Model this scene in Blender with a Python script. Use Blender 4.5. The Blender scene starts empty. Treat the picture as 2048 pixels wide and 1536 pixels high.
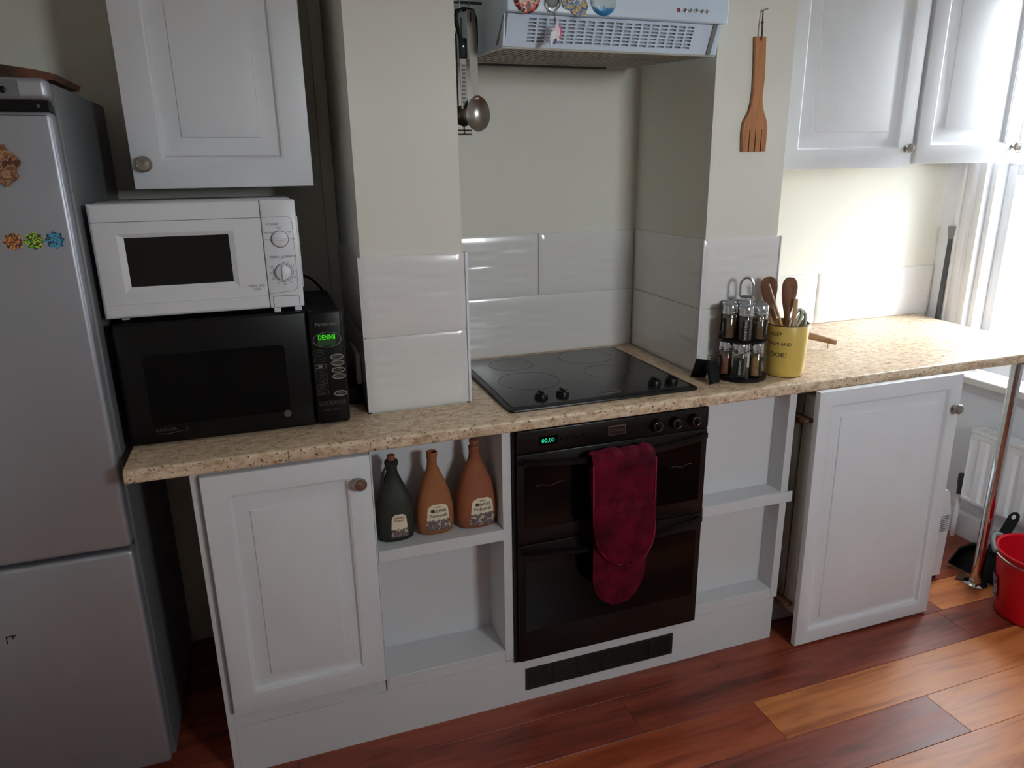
import bpy, bmesh, math, random
from mathutils import Vector, Matrix
random.seed(7)
PI = math.pi
sc = bpy.context.scene
COL = sc.collection

# ------------------------------------------------------------------ camera
CAM = (-0.5641, -1.6661, 1.5166); YAW, PITCH, ROLL = 0.32942, 0.29085, -0.01487; FPX = 1428.0
def add_camera():
    f = Vector((math.sin(YAW)*math.cos(PITCH), math.cos(YAW)*math.cos(PITCH), -math.sin(PITCH)))
    r = Vector((math.cos(YAW), -math.sin(YAW), 0)); u = r.cross(f)
    c, s = math.cos(ROLL), math.sin(ROLL)
    r2 = r*c + u*s; u2 = u*c - r*s
    cd = bpy.data.cameras.new('camera'); cd.sensor_fit = 'HORIZONTAL'; cd.sensor_width = 36.0
    cd.lens = FPX/2048.0*36.0; cd.clip_start = 0.05; cd.clip_end = 200
    o = bpy.data.objects.new('camera', cd); COL.objects.link(o)
    m = Matrix((r2, u2, -f)).transposed().to_4x4(); m.translation = Vector(CAM)
    o.matrix_world = m
    sc.camera = o
add_camera()

# ------------------------------------------------------------------ light
SKY = 58.0
EXPO = -0.13
WIN_Y0, WIN_Y1, WIN_Z0, WIN_Z1, WALL_X = 0.08, 0.44, 0.697, 2.20, 2.13
FRONT_Y = -2.65; W2_X0, W2_X1, W2_Z0, W2_Z1 = 0.62, 1.20, 1.45, 2.08     # small window behind the camera
w = bpy.data.worlds.new('overcast sky'); sc.world = w; w.use_nodes = True
bg = w.node_tree.nodes['Background']; bg.inputs[0].default_value = (0.91, 0.955, 1.0, 1); bg.inputs[1].default_value = SKY
def portal(name, loc, rot, sx, sy):
    l = bpy.data.lights.new(name, 'AREA'); l.shape = 'RECTANGLE'; l.size = sx; l.size_y = sy; l.energy = 1.0
    l.cycles.is_portal = True
    o = bpy.data.objects.new(name, l); o.location = loc; o.rotation_euler = rot; COL.objects.link(o)
portal('window_portal', (WALL_X+0.20, (WIN_Y0+WIN_Y1)/2, (WIN_Z0+WIN_Z1)/2), (0, PI/2, 0), WIN_Z1-WIN_Z0, WIN_Y1-WIN_Y0)
portal('window_portal', ((W2_X0+W2_X1)/2, FRONT_Y-0.20, (W2_Z0+W2_Z1)/2), (PI/2, 0, 0), W2_X1-W2_X0, W2_Z1-W2_Z0)
sc.view_settings.view_transform = 'Standard'; sc.view_settings.look = 'None'
sc.view_settings.exposure = EXPO; sc.view_settings.gamma = 1.0; sc.view_settings.use_curve_mapping = False
try:
    sc.cycles.max_bounces = 10; sc.cycles.diffuse_bounces = 6; sc.cycles.transparent_max_bounces = 12
    sc.cycles.caustics_reflective = False; sc.cycles.caustics_refractive = False
except Exception: pass

# ------------------------------------------------------------------ materials
def lin(c):
    return tuple((v/12.92 if v <= 0.04045 else ((v+0.055)/1.055)**2.4) for v in (x/255.0 for x in c))
def mat(name, rgb, rough=0.5, metal=0.0, noise=None, bump=None, spec=0.5, trans=0.0, emit=None, estr=0.0, coat=0.0, sheen=0.0, ior=1.45):
    """noise=(scale, rgb2, amount[, stretch]); bump=(scale, strength[, distance])"""
    m = bpy.data.materials.new(name); m.use_nodes = True
    nt = m.node_tree; b = nt.nodes['Principled BSDF']
    b.inputs['Base Color'].default_value = (*lin(rgb), 1); b.inputs['Roughness'].default_value = rough
    b.inputs['Metallic'].default_value = metal; b.inputs['Specular IOR Level'].default_value = spec
    b.inputs['Transmission Weight'].default_value = trans; b.inputs['IOR'].default_value = ior
    b.inputs['Coat Weight'].default_value = coat; b.inputs['Sheen Weight'].default_value = sheen
    if emit: b.inputs['Emission Color'].default_value = (*lin(emit), 1); b.inputs['Emission Strength'].default_value = estr
    if noise or bump:
        tc = nt.nodes.new('ShaderNodeTexCoord')
    if noise:
        n = nt.nodes.new('ShaderNodeTexNoise'); n.inputs['Scale'].default_value = noise[0]; n.inputs['Detail'].default_value = 5
        vec = tc.outputs['Object']
        if len(noise) > 3:
            mp = nt.nodes.new('ShaderNodeMapping'); mp.inputs['Scale'].default_value = noise[3]
            nt.links.new(vec, mp.inputs['Vector']); vec = mp.outputs['Vector']
        nt.links.new(vec, n.inputs['Vector'])
        rmp = nt.nodes.new('ShaderNodeValToRGB'); rmp.color_ramp.elements[0].position = 0.35; rmp.color_ramp.elements[1].position = 0.68
        c1 = lin(rgb); c2 = lin(noise[1]); a = noise[2]
        rmp.color_ramp.elements[0].color = (*c1, 1)
        rmp.color_ramp.elements[1].color = (*(c1[i]*(1-a)+c2[i]*a for i in range(3)), 1)
        nt.links.new(n.outputs['Fac'], rmp.inputs['Fac']); nt.links.new(rmp.outputs['Color'], b.inputs['Base Color'])
    if bump:
        n2 = nt.nodes.new('ShaderNodeTexNoise'); n2.inputs['Scale'].default_value = bump[0]; n2.inputs['Detail'].default_value = 4
        nt.links.new(tc.outputs['Object'], n2.inputs['Vector'])
        bp = nt.nodes.new('ShaderNodeBump'); bp.inputs['Strength'].default_value = bump[1]
        bp.inputs['Distance'].default_value = bump[2] if len(bump) > 2 else 0.002
        nt.links.new(n2.outputs['Fac'], bp.inputs['Height']); nt.links.new(bp.outputs['Normal'], b.inputs['Normal'])
    return m
def wood(name, c_dark, c_mid, c_light, stretch, rough=0.4, scale=6.0, coat=0.0, per_object=True):
    m = bpy.data.materials.new(name); m.use_nodes = True; nt = m.node_tree; b = nt.nodes['Principled BSDF']
    tc = nt.nodes.new('ShaderNodeTexCoord'); oi = nt.nodes.new('ShaderNodeObjectInfo')
    mp = nt.nodes.new('ShaderNodeMapping'); mp.inputs['Scale'].default_value = stretch
    add = nt.nodes.new('ShaderNodeVectorMath'); add.operation = 'ADD'
    sc_ = nt.nodes.new('ShaderNodeMath'); sc_.operation = 'MULTIPLY'; sc_.inputs[1].default_value = 37.0 if per_object else 0.0
    nt.links.new(oi.outputs['Random'], sc_.inputs[0]); nt.links.new(tc.outputs['Object'], add.inputs[0]); nt.links.new(sc_.outputs[0], add.inputs[1])
    nt.links.new(add.outputs[0], mp.inputs['Vector'])
    n = nt.nodes.new('ShaderNodeTexNoise'); n.inputs['Scale'].default_value = scale; n.inputs['Detail'].default_value = 8; n.inputs['Roughness'].default_value = 0.6
    n.inputs['Distortion'].default_value = 0.6
    nt.links.new(mp.outputs['Vector'], n.inputs['Vector'])
    r = nt.nodes.new('ShaderNodeValToRGB'); e = r.color_ramp.elements
    e[0].position = 0.32; e[0].color = (*lin(c_dark), 1); e[1].position = 0.72; e[1].color = (*lin(c_light), 1)
    k = e.new(0.5); k.color = (*lin(c_mid), 1)
    nt.links.new(n.outputs['Fac'], r.inputs['Fac']); nt.links.new(r.outputs['Color'], b.inputs['Base Color'])
    b.inputs['Roughness'].default_value = rough; b.inputs['Coat Weight'].default_value = coat
    rr = nt.nodes.new('ShaderNodeMapRange'); rr.inputs['To Min'].default_value = rough-0.06; rr.inputs['To Max'].default_value = rough+0.10
    nt.links.new(n.outputs['Fac'], rr.inputs['Value']); nt.links.new(rr.outputs[0], b.inputs['Roughness'])
    return m
def granite(name):
    m = bpy.data.materials.new(name); m.use_nodes = True; nt = m.node_tree; b = nt.nodes['Principled BSDF']
    tc = nt.nodes.new('ShaderNodeTexCoord')
    def ramp(stops):
        r = nt.nodes.new('ShaderNodeValToRGB'); e = r.color_ramp.elements
        e[0].position, e[0].color = stops[0][0], (*lin(stops[0][1]), 1); e[1].position, e[1].color = stops[-1][0], (*lin(stops[-1][1]), 1)
        for p, c in stops[1:-1]:
            k = e.new(p); k.color = (*lin(c), 1)
        return r
    mp = nt.nodes.new('ShaderNodeMapping'); mp.inputs['Scale'].default_value = (0.55, 1.0, 1.0)
    nt.links.new(tc.outputs['Object'], mp.inputs['Vector'])
    n1 = nt.nodes.new('ShaderNodeTexNoise'); n1.inputs['Scale'].default_value = 58; n1.inputs['Detail'].default_value = 8; n1.inputs['Roughness'].default_value = 0.7
    nt.links.new(mp.outputs['Vector'], n1.inputs['Vector'])
    r1 = ramp([(0.28, (134, 106, 80)), (0.40, (182, 154, 124)), (0.52, (212, 188, 160)), (0.66, (226, 208, 184)), (0.78, (234, 222, 204))])
    nt.links.new(n1.outputs['Fac'], r1.inputs['Fac'])
    n2 = nt.nodes.new('ShaderNodeTexNoise'); n2.inputs['Scale'].default_value = 150; n2.inputs['Detail'].default_value = 3
    nt.links.new(tc.outputs['Object'], n2.inputs['Vector'])
    r2 = ramp([(0.31, (0, 0, 0)), (0.38, (255, 255, 255))])
    nt.links.new(n2.outputs['Fac'], r2.inputs['Fac'])
    n3 = nt.nodes.new('ShaderNodeTexNoise'); n3.inputs['Scale'].default_value = 70; n3.inputs['Detail'].default_value = 3
    nt.links.new(tc.outputs['Object'], n3.inputs['Vector'])
    r3 = ramp([(0.62, (255, 255, 255)), (0.70, (190, 128, 90))])
    nt.links.new(n3.outputs['Fac'], r3.inputs['Fac'])
    mx0 = nt.nodes.new('ShaderNodeMix'); mx0.data_type = 'RGBA'; mx0.blend_type = 'MULTIPLY'; mx0.inputs['Factor'].default_value = 0.7
    nt.links.new(r1.outputs['Color'], mx0.inputs[6]); nt.links.new(r3.outputs['Color'], mx0.inputs[7])
    mx = nt.nodes.new('ShaderNodeMix'); mx.data_type = 'RGBA'
    nt.links.new(r2.outputs['Color'], mx.inputs['Factor']); mx.inputs[6].default_value = (*lin((70, 48, 34)), 1)
    nt.links.new(mx0.outputs[2], mx.inputs[7]); nt.links.new(mx.outputs[2], b.inputs['Base Color'])
    b.inputs['Roughness'].default_value = 0.38
    return m
def glitter(name, base, cols):
    m = bpy.data.materials.new(name); m.use_nodes = True; nt = m.node_tree; b = nt.nodes['Principled BSDF']
    tc = nt.nodes.new('ShaderNodeTexCoord'); v = nt.nodes.new('ShaderNodeTexVoronoi'); v.inputs['Scale'].default_value = 420
    nt.links.new(tc.outputs['Object'], v.inputs['Vector'])
    sp = nt.nodes.new('ShaderNodeSeparateColor'); nt.links.new(v.outputs['Color'], sp.inputs['Color'])
    r = nt.nodes.new('ShaderNodeValToRGB'); r.color_ramp.interpolation = 'CONSTANT'; e = r.color_ramp.elements
    e[0].position = 0; e[0].color = (*lin(base), 1); e[1].position = 0.45; e[1].color = (*lin(cols[0]), 1)
    for i, c in enumerate(cols[1:]):
        k = e.new(0.45+0.5*(i+1)/len(cols)); k.color = (*lin(c), 1)
    nt.links.new(sp.outputs[0], r.inputs['Fac']); nt.links.new(r.outputs['Color'], b.inputs['Base Color'])
    b.inputs['Roughness'].default_value = 0.3; b.inputs['Metallic'].default_value = 0.3
    return m
def blotch(name, cols, scale, rough=0.4, zsplit=None):
    """printed picture: constant patches of colour; zsplit=(z, colour above)"""
    m = bpy.data.materials.new(name); m.use_nodes = True; nt = m.node_tree; b = nt.nodes['Principled BSDF']
    tc = nt.nodes.new('ShaderNodeTexCoord'); n = nt.nodes.new('ShaderNodeTexNoise'); n.inputs['Scale'].default_value = scale; n.inputs['Detail'].default_value = 3
    nt.links.new(tc.outputs['Object'], n.inputs['Vector'])
    r = nt.nodes.new('ShaderNodeValToRGB'); r.color_ramp.interpolation = 'CONSTANT'; e = r.color_ramp.elements
    e[0].position = 0; e[0].color = (*lin(cols[0]), 1); e[1].position = 0.36; e[1].color = (*lin(cols[1]), 1)
    for i, c in enumerate(cols[2:]):
        k = e.new(0.36+0.30*(i+1)/(len(cols)-1)); k.color = (*lin(c), 1)
    nt.links.new(n.outputs['Fac'], r.inputs['Fac']); out = r.outputs['Color']
    if zsplit:
        sx = nt.nodes.new('ShaderNodeSeparateXYZ'); nt.links.new(tc.outputs['Object'], sx.inputs[0])
        n2 = nt.nodes.new('ShaderNodeTexNoise'); n2.noise_dimensions = '1D'; n2.inputs['Scale'].default_value = 260; n2.inputs['Detail'].default_value = 2
        nt.links.new(sx.outputs[0], n2.inputs['W'])
        ma = nt.nodes.new('ShaderNodeMath'); ma.operation = 'MULTIPLY_ADD'; ma.inputs[1].default_value = -0.022; nt.links.new(n2.outputs['Fac'], ma.inputs[0]); nt.links.new(sx.outputs[2], ma.inputs[2])
        gt = nt.nodes.new('ShaderNodeMath'); gt.operation = 'GREATER_THAN'; gt.inputs[1].default_value = zsplit[0]; nt.links.new(ma.outputs[0], gt.inputs[0])
        mx = nt.nodes.new('ShaderNodeMix'); mx.data_type = 'RGBA'; nt.links.new(gt.outputs[0], mx.inputs['Factor']); nt.links.new(out, mx.inputs[6]); mx.inputs[7].default_value = (*lin(zsplit[1]), 1); out = mx.outputs[2]
    nt.links.new(out, b.inputs['Base Color']); b.inputs['Roughness'].default_value = rough
    return m
def pane_mat(name='window glass', gloss=0.05, tint=(0.97, 0.98, 0.97, 1)):
    m = bpy.data.materials.new(name); m.use_nodes = True; nt = m.node_tree; nt.nodes.clear()
    o = nt.nodes.new('ShaderNodeOutputMaterial'); t = nt.nodes.new('ShaderNodeBsdfTransparent'); g = nt.nodes.new('ShaderNodeBsdfGlossy'); g.inputs['Roughness'].default_value = 0.02
    t.inputs[0].default_value = tint
    x = nt.nodes.new('ShaderNodeMixShader'); x.inputs[0].default_value = gloss
    nt.links.new(t.outputs[0], x.inputs[1]); nt.links.new(g.outputs[0], x.inputs[2]); nt.links.new(x.outputs[0], o.inputs[0])
    return m
M = dict(
    wall=mat('cream wall paint', (222, 221, 212), 0.75, noise=(3.0, (214, 212, 202), 0.5), bump=(60, 0.06)),
    wall_blue=mat('pale blue white wall paint', (228, 233, 244), 0.7, bump=(60, 0.06)),
    ceil=mat('ceiling paint', (232, 230, 224), 0.8),
    tile=mat('white glazed tile', (222, 220, 219), 0.16, coat=0.2),
    grout=mat('tile grout', (188, 182, 170), 0.8),
    trim=mat('white plastic trim', (226, 230, 240), 0.3),
    white=mat('white painted woodwork', (216, 218, 223), 0.38, noise=(9, (208, 210, 214), 0.5)),
    white2=mat('white melamine', (204, 205, 208), 0.42),
    whiteap=mat('white appliance plastic', (218, 220, 226), 0.32),
    whiteg=mat('white enamel', (222, 224, 226), 0.3),
    hood=mat('white hood enamel', (206, 222, 240), 0.33),
    hoodg=mat('grey hood grille', (176, 172, 160), 0.5),
    grey=mat('grey plastic', (118, 122, 124), 0.45),
    dgrey=mat('dark grey plastic', (62, 66, 70), 0.45),
    black=mat('black plastic', (9, 9, 10), 0.34, spec=0.32),
    blackm=mat('matt black plastic', (12, 12, 13), 0.55, spec=0.3),
    blackg=mat('black glass', (6, 6, 6), 0.08, spec=0.22),
    ovenb=mat('black brown oven enamel', (24, 20, 17), 0.32, spec=0.3),
    hobg=mat('black ceramic hob glass', (30, 30, 31), 0.22, noise=(14, (40, 40, 42), 0.6)),
    ring=mat('hob ring print', (62, 62, 63), 0.3),
    print_=mat('grey print', (96, 98, 108), 0.5),
    printl=mat('light grey key print', (128, 126, 116), 0.5),
    printd=mat('dark key print', (78, 76, 70), 0.5),
    ink=mat('black ink', (24, 20, 18), 0.6),
    steel=mat('brushed steel', (150, 146, 140), 0.30, 1.0),
    steelm=mat('dull steel', (112, 108, 102), 0.5, 1.0),
    nickel=mat('satin nickel', (168, 162, 154), 0.28, 1.0),
    chrome=mat('chrome', (214, 216, 220), 0.08, 1.0),
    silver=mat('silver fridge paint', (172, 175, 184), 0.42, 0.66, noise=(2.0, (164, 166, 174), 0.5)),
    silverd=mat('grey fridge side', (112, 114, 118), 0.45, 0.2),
    void=mat('dark gap', (12, 12, 12), 0.9),
    work=granite('speckled beige worktop laminate'),
    spoonwood=wood('brown spoon wood', (86, 52, 34), (116, 74, 50), (140, 94, 64), (3, 3, 0.6), 0.5, 14),
    forkwood=wood('orange wood', (146, 92, 52), (170, 112, 68), (184, 126, 80), (4, 4, 0.5), 0.5, 12),
    palewood=wood('pale wood', (168, 130, 98), (192, 156, 124), (206, 172, 140), (4, 4, 0.6), 0.5, 12),
    handlewood=wood('handle wood', (122, 88, 60), (150, 112, 80), (168, 130, 96), (1, 4, 4), 0.45, 12),
    traywood=wood('tray wood', (34, 22, 16), (84, 50, 32), (112, 68, 42), (2.5, 3, 3), 0.5, 10),
    cork=mat('cork', (140, 84, 56), 0.85, noise=(120, (110, 62, 40), 0.7)),
    clay=mat('orange clay', (150, 94, 54), 0.72, noise=(16, (136, 80, 46), 0.7), bump=(140, 0.15)),
    clay2=mat('red clay', (144, 84, 54), 0.72, noise=(16, (126, 68, 44), 0.7), bump=(140, 0.15)),
    darkclay=mat('dark green stoneware', (44, 46, 38), 0.6, noise=(18, (32, 34, 28), 0.7), bump=(120, 0.15)),
    velvet=mat('burgundy velvet', (96, 4, 30), 0.8, sheen=0.22, spec=0.15, noise=(18, (54, 2, 16), 0.9), bump=(30, 0.8, 0.012)),
    yellow=mat('yellow stoneware glaze', (212, 182, 96), 0.3, noise=(10, (202, 170, 82), 0.6)),
    brown=mat('brown rim', (92, 64, 40), 0.5),
    red=mat('red bucket plastic', (200, 16, 34), 0.35),
    redi=mat('red light', (150, 30, 34), 0.4),
    redw=mat('mahogany', (80, 40, 30), 0.4),
    leather=mat('brown leather cord', (84, 50, 38), 0.7),
    green=mat('green grip', (44, 110, 92), 0.45),
    cream=mat('cream grip', (214, 208, 190), 0.45),
    glass=pane_mat('clear jar glass', 0.10, (0.93, 0.94, 0.93, 1)),
    spice1=mat('brown spice', (120, 92, 62), 0.9, noise=(160, (90, 66, 42), 0.8)),
    spice2=mat('red spice', (132, 62, 44), 0.9, noise=(160, (110, 46, 32), 0.8)),
    spice3=mat('green spice', (84, 80, 54), 0.9, noise=(160, (60, 58, 40), 0.8)),
    spice4=mat('tan spice', (170, 128, 78), 0.9, noise=(160, (148, 108, 62), 0.8)),
    label=mat('black jar label', (14, 14, 15), 0.6),
    paperw=mat('white lettering', (216, 214, 208), 0.6),
    lblue=mat('pale radiator enamel', (240, 243, 248), 0.35),
    skirt=mat('skirting paint', (222, 224, 230), 0.45),
    glow_g=mat('green display', (20, 60, 10), 0.5, emit=(70, 255, 20), estr=0.85),
    glow_bg=mat('green display back', (24, 46, 22), 0.5, emit=(30, 90, 24), estr=0.12),
    glow_t=mat('teal display', (10, 60, 50), 0.5, emit=(40, 240, 190), estr=1.0),
    pane=pane_mat(),
    ground=mat('outside concrete', (150, 150, 145), 0.9),
    holo1=glitter('orange glitter', (92, 70, 60), [(235, 140, 90), (240, 190, 90), (200, 120, 80)]),
    holo2=glitter('green glitter', (64, 84, 48), [(180, 220, 60), (90, 190, 70), (220, 220, 90)]),
    holo3=glitter('blue glitter', (52, 84, 92), [(90, 170, 230), (70, 210, 170), (110, 150, 240)]),
    rust=blotch('biscuit brown', [(150, 112, 80), (166, 130, 94), (120, 72, 52), (158, 122, 88), (92, 46, 34)], 55, 0.7),
    mag_red=blotch('red souvenir print', [(180, 62, 48), (44, 32, 32), (196, 80, 60), (214, 190, 170), (60, 40, 40)], 60),
    mag_state=blotch('blue and yellow souvenir print', [(40, 92, 176), (52, 66, 84), (214, 170, 60), (98, 140, 170), (40, 80, 150), (200, 196, 190)], 80),
    mag_blue=blotch('blue skyline print', [(20, 98, 156), (24, 110, 170), (34, 120, 176)], 40, 0.3, zsplit=(1.879, (176, 196, 204))),
    pend=blotch('white pink pendant print', [(232, 228, 230), (226, 222, 226), (222, 200, 210)], 60, 0.35),
    pend2=mat('magenta', (196, 70, 120), 0.4), pend3=mat('indigo', (54, 50, 120), 0.4),
    floor_sub=mat('floor underlay', (36, 20, 14), 0.8),
    plank_d=wood('dark red laminate', (92, 40, 28), (132, 60, 44), (158, 82, 56), (0.5, 5.0, 1), 0.33, 5),
    plank_m=wood('mid red laminate', (104, 40, 24), (146, 64, 38), (170, 88, 52), (0.5, 5.0, 1), 0.33, 5),
    plank_r=wood('red laminate', (112, 46, 28), (156, 72, 42), (182, 98, 58), (0.5, 5.0, 1), 0.33, 5),
    plank_l=wood('light orange laminate', (158, 84, 40), (202, 122, 68), (220, 142, 84), (0.5, 5.0, 1), 0.33, 5),
)
_b = M['velvet'].node_tree.nodes['Principled BSDF']; _b.inputs['Sheen Tint'].default_value = (0.85, 0.10, 0.32, 1); _b.inputs['Sheen Roughness'].default_value = 0.35
LABELMAT = [blotch('cream skyline label %d' % i, [(70, 52, 58), (120, 104, 104), (92, 72, 76), (176, 164, 146)], 90, 0.6, zsplit=(z, (216, 204, 178)))
            for i, z in enumerate((0.026, 0.034, 0.034))]

# ------------------------------------------------------------------ mesh builder
class MB:
    def __init__(s): s.bm = bmesh.new()
    def _place(s, vs, mtx):
        if mtx is not None: bmesh.ops.transform(s.bm, matrix=mtx, verts=vs)
    def box(s, x0, x1, y0, y1, z0, z1, bev=0.0, seg=2, mtx=None):
        r = bmesh.ops.create_cube(s.bm, size=1.0)['verts']
        bmesh.ops.scale(s.bm, vec=(x1-x0, y1-y0, z1-z0), verts=r)
        bmesh.ops.translate(s.bm, vec=((x0+x1)/2, (y0+y1)/2, (z0+z1)/2), verts=r)
        es = list({e for v in r for e in v.link_edges})
        vs = r
        if bev > 0:
            q = bmesh.ops.bevel(s.bm, geom=es, offset=bev, segments=seg, profile=0.5, affect='EDGES')
            vs = list({v for f in q['faces'] for v in f.verts} | {v for v in r if v.is_valid})
        s._place(vs, mtx); return s
    def ring_skin(s, rings, cap0=True, cap1=True, closed=True):
        vv = [[s.bm.verts.new(p) for p in r] for r in rings]
        n = len(vv[0])
        for a, b in zip(vv[:-1], vv[1:]):
            for i in range(n if closed else n-1):
                j = (i+1) % n
                try: s.bm.faces.new((a[i], a[j], b[j], b[i]))
                except ValueError: pass
        if closed and cap0: s.bm.faces.new(list(reversed(vv[0])))
        if closed and cap1: s.bm.faces.new(vv[-1])
        return s
    def lathe(s, prof, org=(0, 0, 0), axis=(0, 0, 1), seg=28, cap0=True, cap1=True, sx=1.0, sy=1.0):
        a = Vector(axis).normalized(); q = Vector((0, 0, 1)).rotation_difference(a).to_matrix(); o = Vector(org)
        rings = []
        for r, h in prof:
            r = max(r, 1e-4)
            rings.append([o + q @ Vector((r*sx*math.cos(2*PI*i/seg), r*sy*math.sin(2*PI*i/seg), h)) for i in range(seg)])
        return s.ring_skin(rings, cap0, cap1)
    def cyl(s, p0, p1, r0, r1=None, seg=20):
        p0, p1 = Vector(p0), Vector(p1); L = (p1-p0).length
        return s.lathe([(r0, 0), (r0 if r1 is None else r1, L)], p0, p1-p0, seg)
    def tube(s, pts, r, seg=10, closed=False, rs=None):
        P = [Vector(p) for p in pts]; n = len(P); rings = []; prev = None
        for i in range(n):
            if closed: t = P[(i+1) % n]-P[i-1]
            else: t = P[min(i+1, n-1)]-P[max(i-1, 0)]
            t.normalize()
            if prev is None:
                up = Vector((0, 0, 1)) if abs(t.z) < 0.9 else Vector((1, 0, 0)); a = t.cross(up).normalized()
            else:
                a = (prev - t*prev.dot(t)).normalized()
            b = t.cross(a); prev = a; rr = rs[i] if rs else r
            rings.append([P[i]+a*rr*math.cos(2*PI*k/seg)+b*rr*math.sin(2*PI*k/seg) for k in range(seg)])
        if closed:
            rings.append(rings[0]); return s.ring_skin(rings, False, False)
        return s.ring_skin(rings)
    def prism(s, poly, fn0, fn1):
        """poly: list of 2-D points; fn0/fn1 map to the two 3-D end outlines"""
        a = [s.bm.verts.new(fn0(p)) for p in poly]; b = [s.bm.verts.new(fn1(p)) for p in poly]
        n = len(poly)
        s.bm.faces.new(list(reversed(a))); s.bm.faces.new(b)
        for i in range(n):
            j = (i+1) % n; s.bm.faces.new((a[i], a[j], b[j], b[i]))
        return s
    def plate_y(s, poly, y0, y1):      # outline in x,z, thickness along y
        return s.prism(poly, lambda p: (p[0], y0, p[1]), lambda p: (p[0], y1, p[1]))
    def plate_z(s, poly, z0, z1):
        return s.prism(poly, lambda p: (p[0], p[1], z0), lambda p: (p[0], p[1], z1))
    def plate_x(s, poly, x0, x1):      # outline in y,z
        return s.prism(poly, lambda p: (x0, p[0], p[1]), lambda p: (x1, p[0], p[1]))
    def grid(s, nu, nv, fn):
        vv = [[s.bm.verts.new(fn(u/(nu-1), v/(nv-1))) for u in range(nu)] for v in range(nv)]
        for v in range(nv-1):
            for u in range(nu-1):
                s.bm.faces.new((vv[v][u], vv[v][u+1], vv[v+1][u+1], vv[v+1][u]))
        return s
    def text(s, body, size, fn, align='CENTER', extrude=0.0):
        cu = bpy.data.curves.new('t', 'FONT'); cu.body = body; cu.size = size; cu.align_x = align; cu.align_y = 'CENTER'; cu.resolution_u = 2
        ob = bpy.data.objects.new('t', cu); COL.objects.link(ob)
        me = bpy.data.meshes.new_from_object(ob.evaluated_get(bpy.context.evaluated_depsgraph_get()))
        bpy.data.objects.remove(ob); bpy.data.curves.remove(cu)
        vs = [s.bm.verts.new(fn(v.co.x, v.co.y)) for v in me.vertices]
        for p in me.polygons:
            try: s.bm.faces.new([vs[i] for i in p.vertices])
            except ValueError: pass
        bpy.data.meshes.remove(me); return s
    def rot(s, angle, axis, center):
        bmesh.ops.rotate(s.bm, cent=center, matrix=Matrix.Rotation(angle, 3, axis), verts=s.bm.verts[:]); return s

ROOTLOC = {}
def rloc(o):
    while o is not None and o.parent is not None: o = o.parent
    return ROOTLOC.get(o.name, Vector((0, 0, 0))) if o is not None else Vector((0, 0, 0))
def obj(name, mb, m, parent=None, smooth=35, loc=None, label=None, flip=False):
    """one mesh object from builder in world coordinates; its vertices are stored relative to the thing's base"""
    bm = mb.bm
    L = rloc(parent) if parent is not None else Vector(loc or (0, 0, 0))
    bmesh.ops.translate(bm, vec=-L, verts=bm.verts[:])
    bmesh.ops.recalc_face_normals(bm, faces=bm.faces[:])
    me = bpy.data.meshes.new(name); bm.to_mesh(me); bm.free()
    for mm in (m if isinstance(m, (list, tuple)) else [m]): me.materials.append(mm)
    if smooth:
        for p in me.polygons: p.use_smooth = True
        me.set_sharp_from_angle(angle=math.radians(smooth))
    o = bpy.data.objects.new(name, me); COL.objects.link(o)
    if parent is not None: o.parent = parent
    else:
        o.location = L; ROOTLOC[o.name] = L.copy()
    if label: o['label'] = label
    return o
def tag(o, label, cat, group=None):
    o['label'] = label; o['category'] = cat
    if group: o['group'] = group
    return o
def thing(name, label, cat, loc, group=None):
    o = bpy.data.objects.new(name, None); COL.objects.link(o); o.location = loc; o.empty_display_size = 0.05
    ROOTLOC[o.name] = Vector(loc); return tag(o, label, cat, group)
def struct(name, mb, m, smooth=35, loc=None):
    o = obj(name, mb, m, None, smooth, loc); o['kind'] = 'structure'; return o
def circle(cx, cz, r, n=24, sq=1.0):
    return [(cx+r*math.cos(2*PI*i/n), cz+r*sq*math.sin(2*PI*i/n)) for i in range(n)]
def front(x, y, z, s=1.0, tilt=0.0):     # 2-D text frame on a plane facing -y
    return lambda a, b: (x+a*s*math.cos(tilt)-b*s*math.sin(tilt), y, z+a*s*math.sin(tilt)+b*s*math.cos(tilt))

# ------------------------------------------------------------------ setting
ZW, ZB = 0.9005, 0.868           # worktop top and underside
floor = struct('floor', MB().box(-1.75, 2.25, FRONT_Y-0.1, 0.8, -0.06, -0.008), M['floor_sub'], 0)
def plank(x0, x1, y0, y1, m):
    b = MB().box(x0+0.0004, x1-0.0004, y0+0.0004, y1-0.0004, -0.008, 0.0, 0.0008, 1)
    return obj('plank', b, M[m], floor, 0)
PW = 0.152; yb = 0.068
rows = {0: [(-1.75, -0.62, 'plank_d'), (-0.62, 0.66, 'plank_d'), (0.66, 1.58, 'plank_d'), (1.58, 2.2, 'plank_l')],
        1: [(-1.75, -0.95, 'plank_m'), (-0.95, 0.30, 'plank_d'), (0.30, 1.55, 'plank_d'), (1.55, 2.2, 'plank_d')],
        2: [(-1.75, -0.58, 'plank_d'), (-0.58, 0.662, 'plank_r'), (0.662, 1.92, 'plank_l'), (1.92, 2.2, 'plank_m')],
        3: [(-1.75, -0.09, 'plank_m'), (-0.09, 1.16, 'plank_d'), (1.16, 2.2, 'plank_l')],
        4: [(-1.75, -0.74, 'plank_r'), (-0.74, 0.50, 'plank_d'), (0.50, 1.75, 'plank_l'), (1.75, 2.2, 'plank_m')],
        -1: [(-1.75, 0.9, 'plank_d'), (0.9, 2.2, 'plank_m')], -2: [(-1.75, 1.2, 'plank_d'), (1.2, 2.2, 'plank_m')],
        -3: [(-1.75, 1.4, 'plank_d'), (1.4, 2.2, 'plank_r')], -4: [(-1.75, 1.0, 'plank_d'), (1.0, 2.2, 'plank_m')]}
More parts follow.
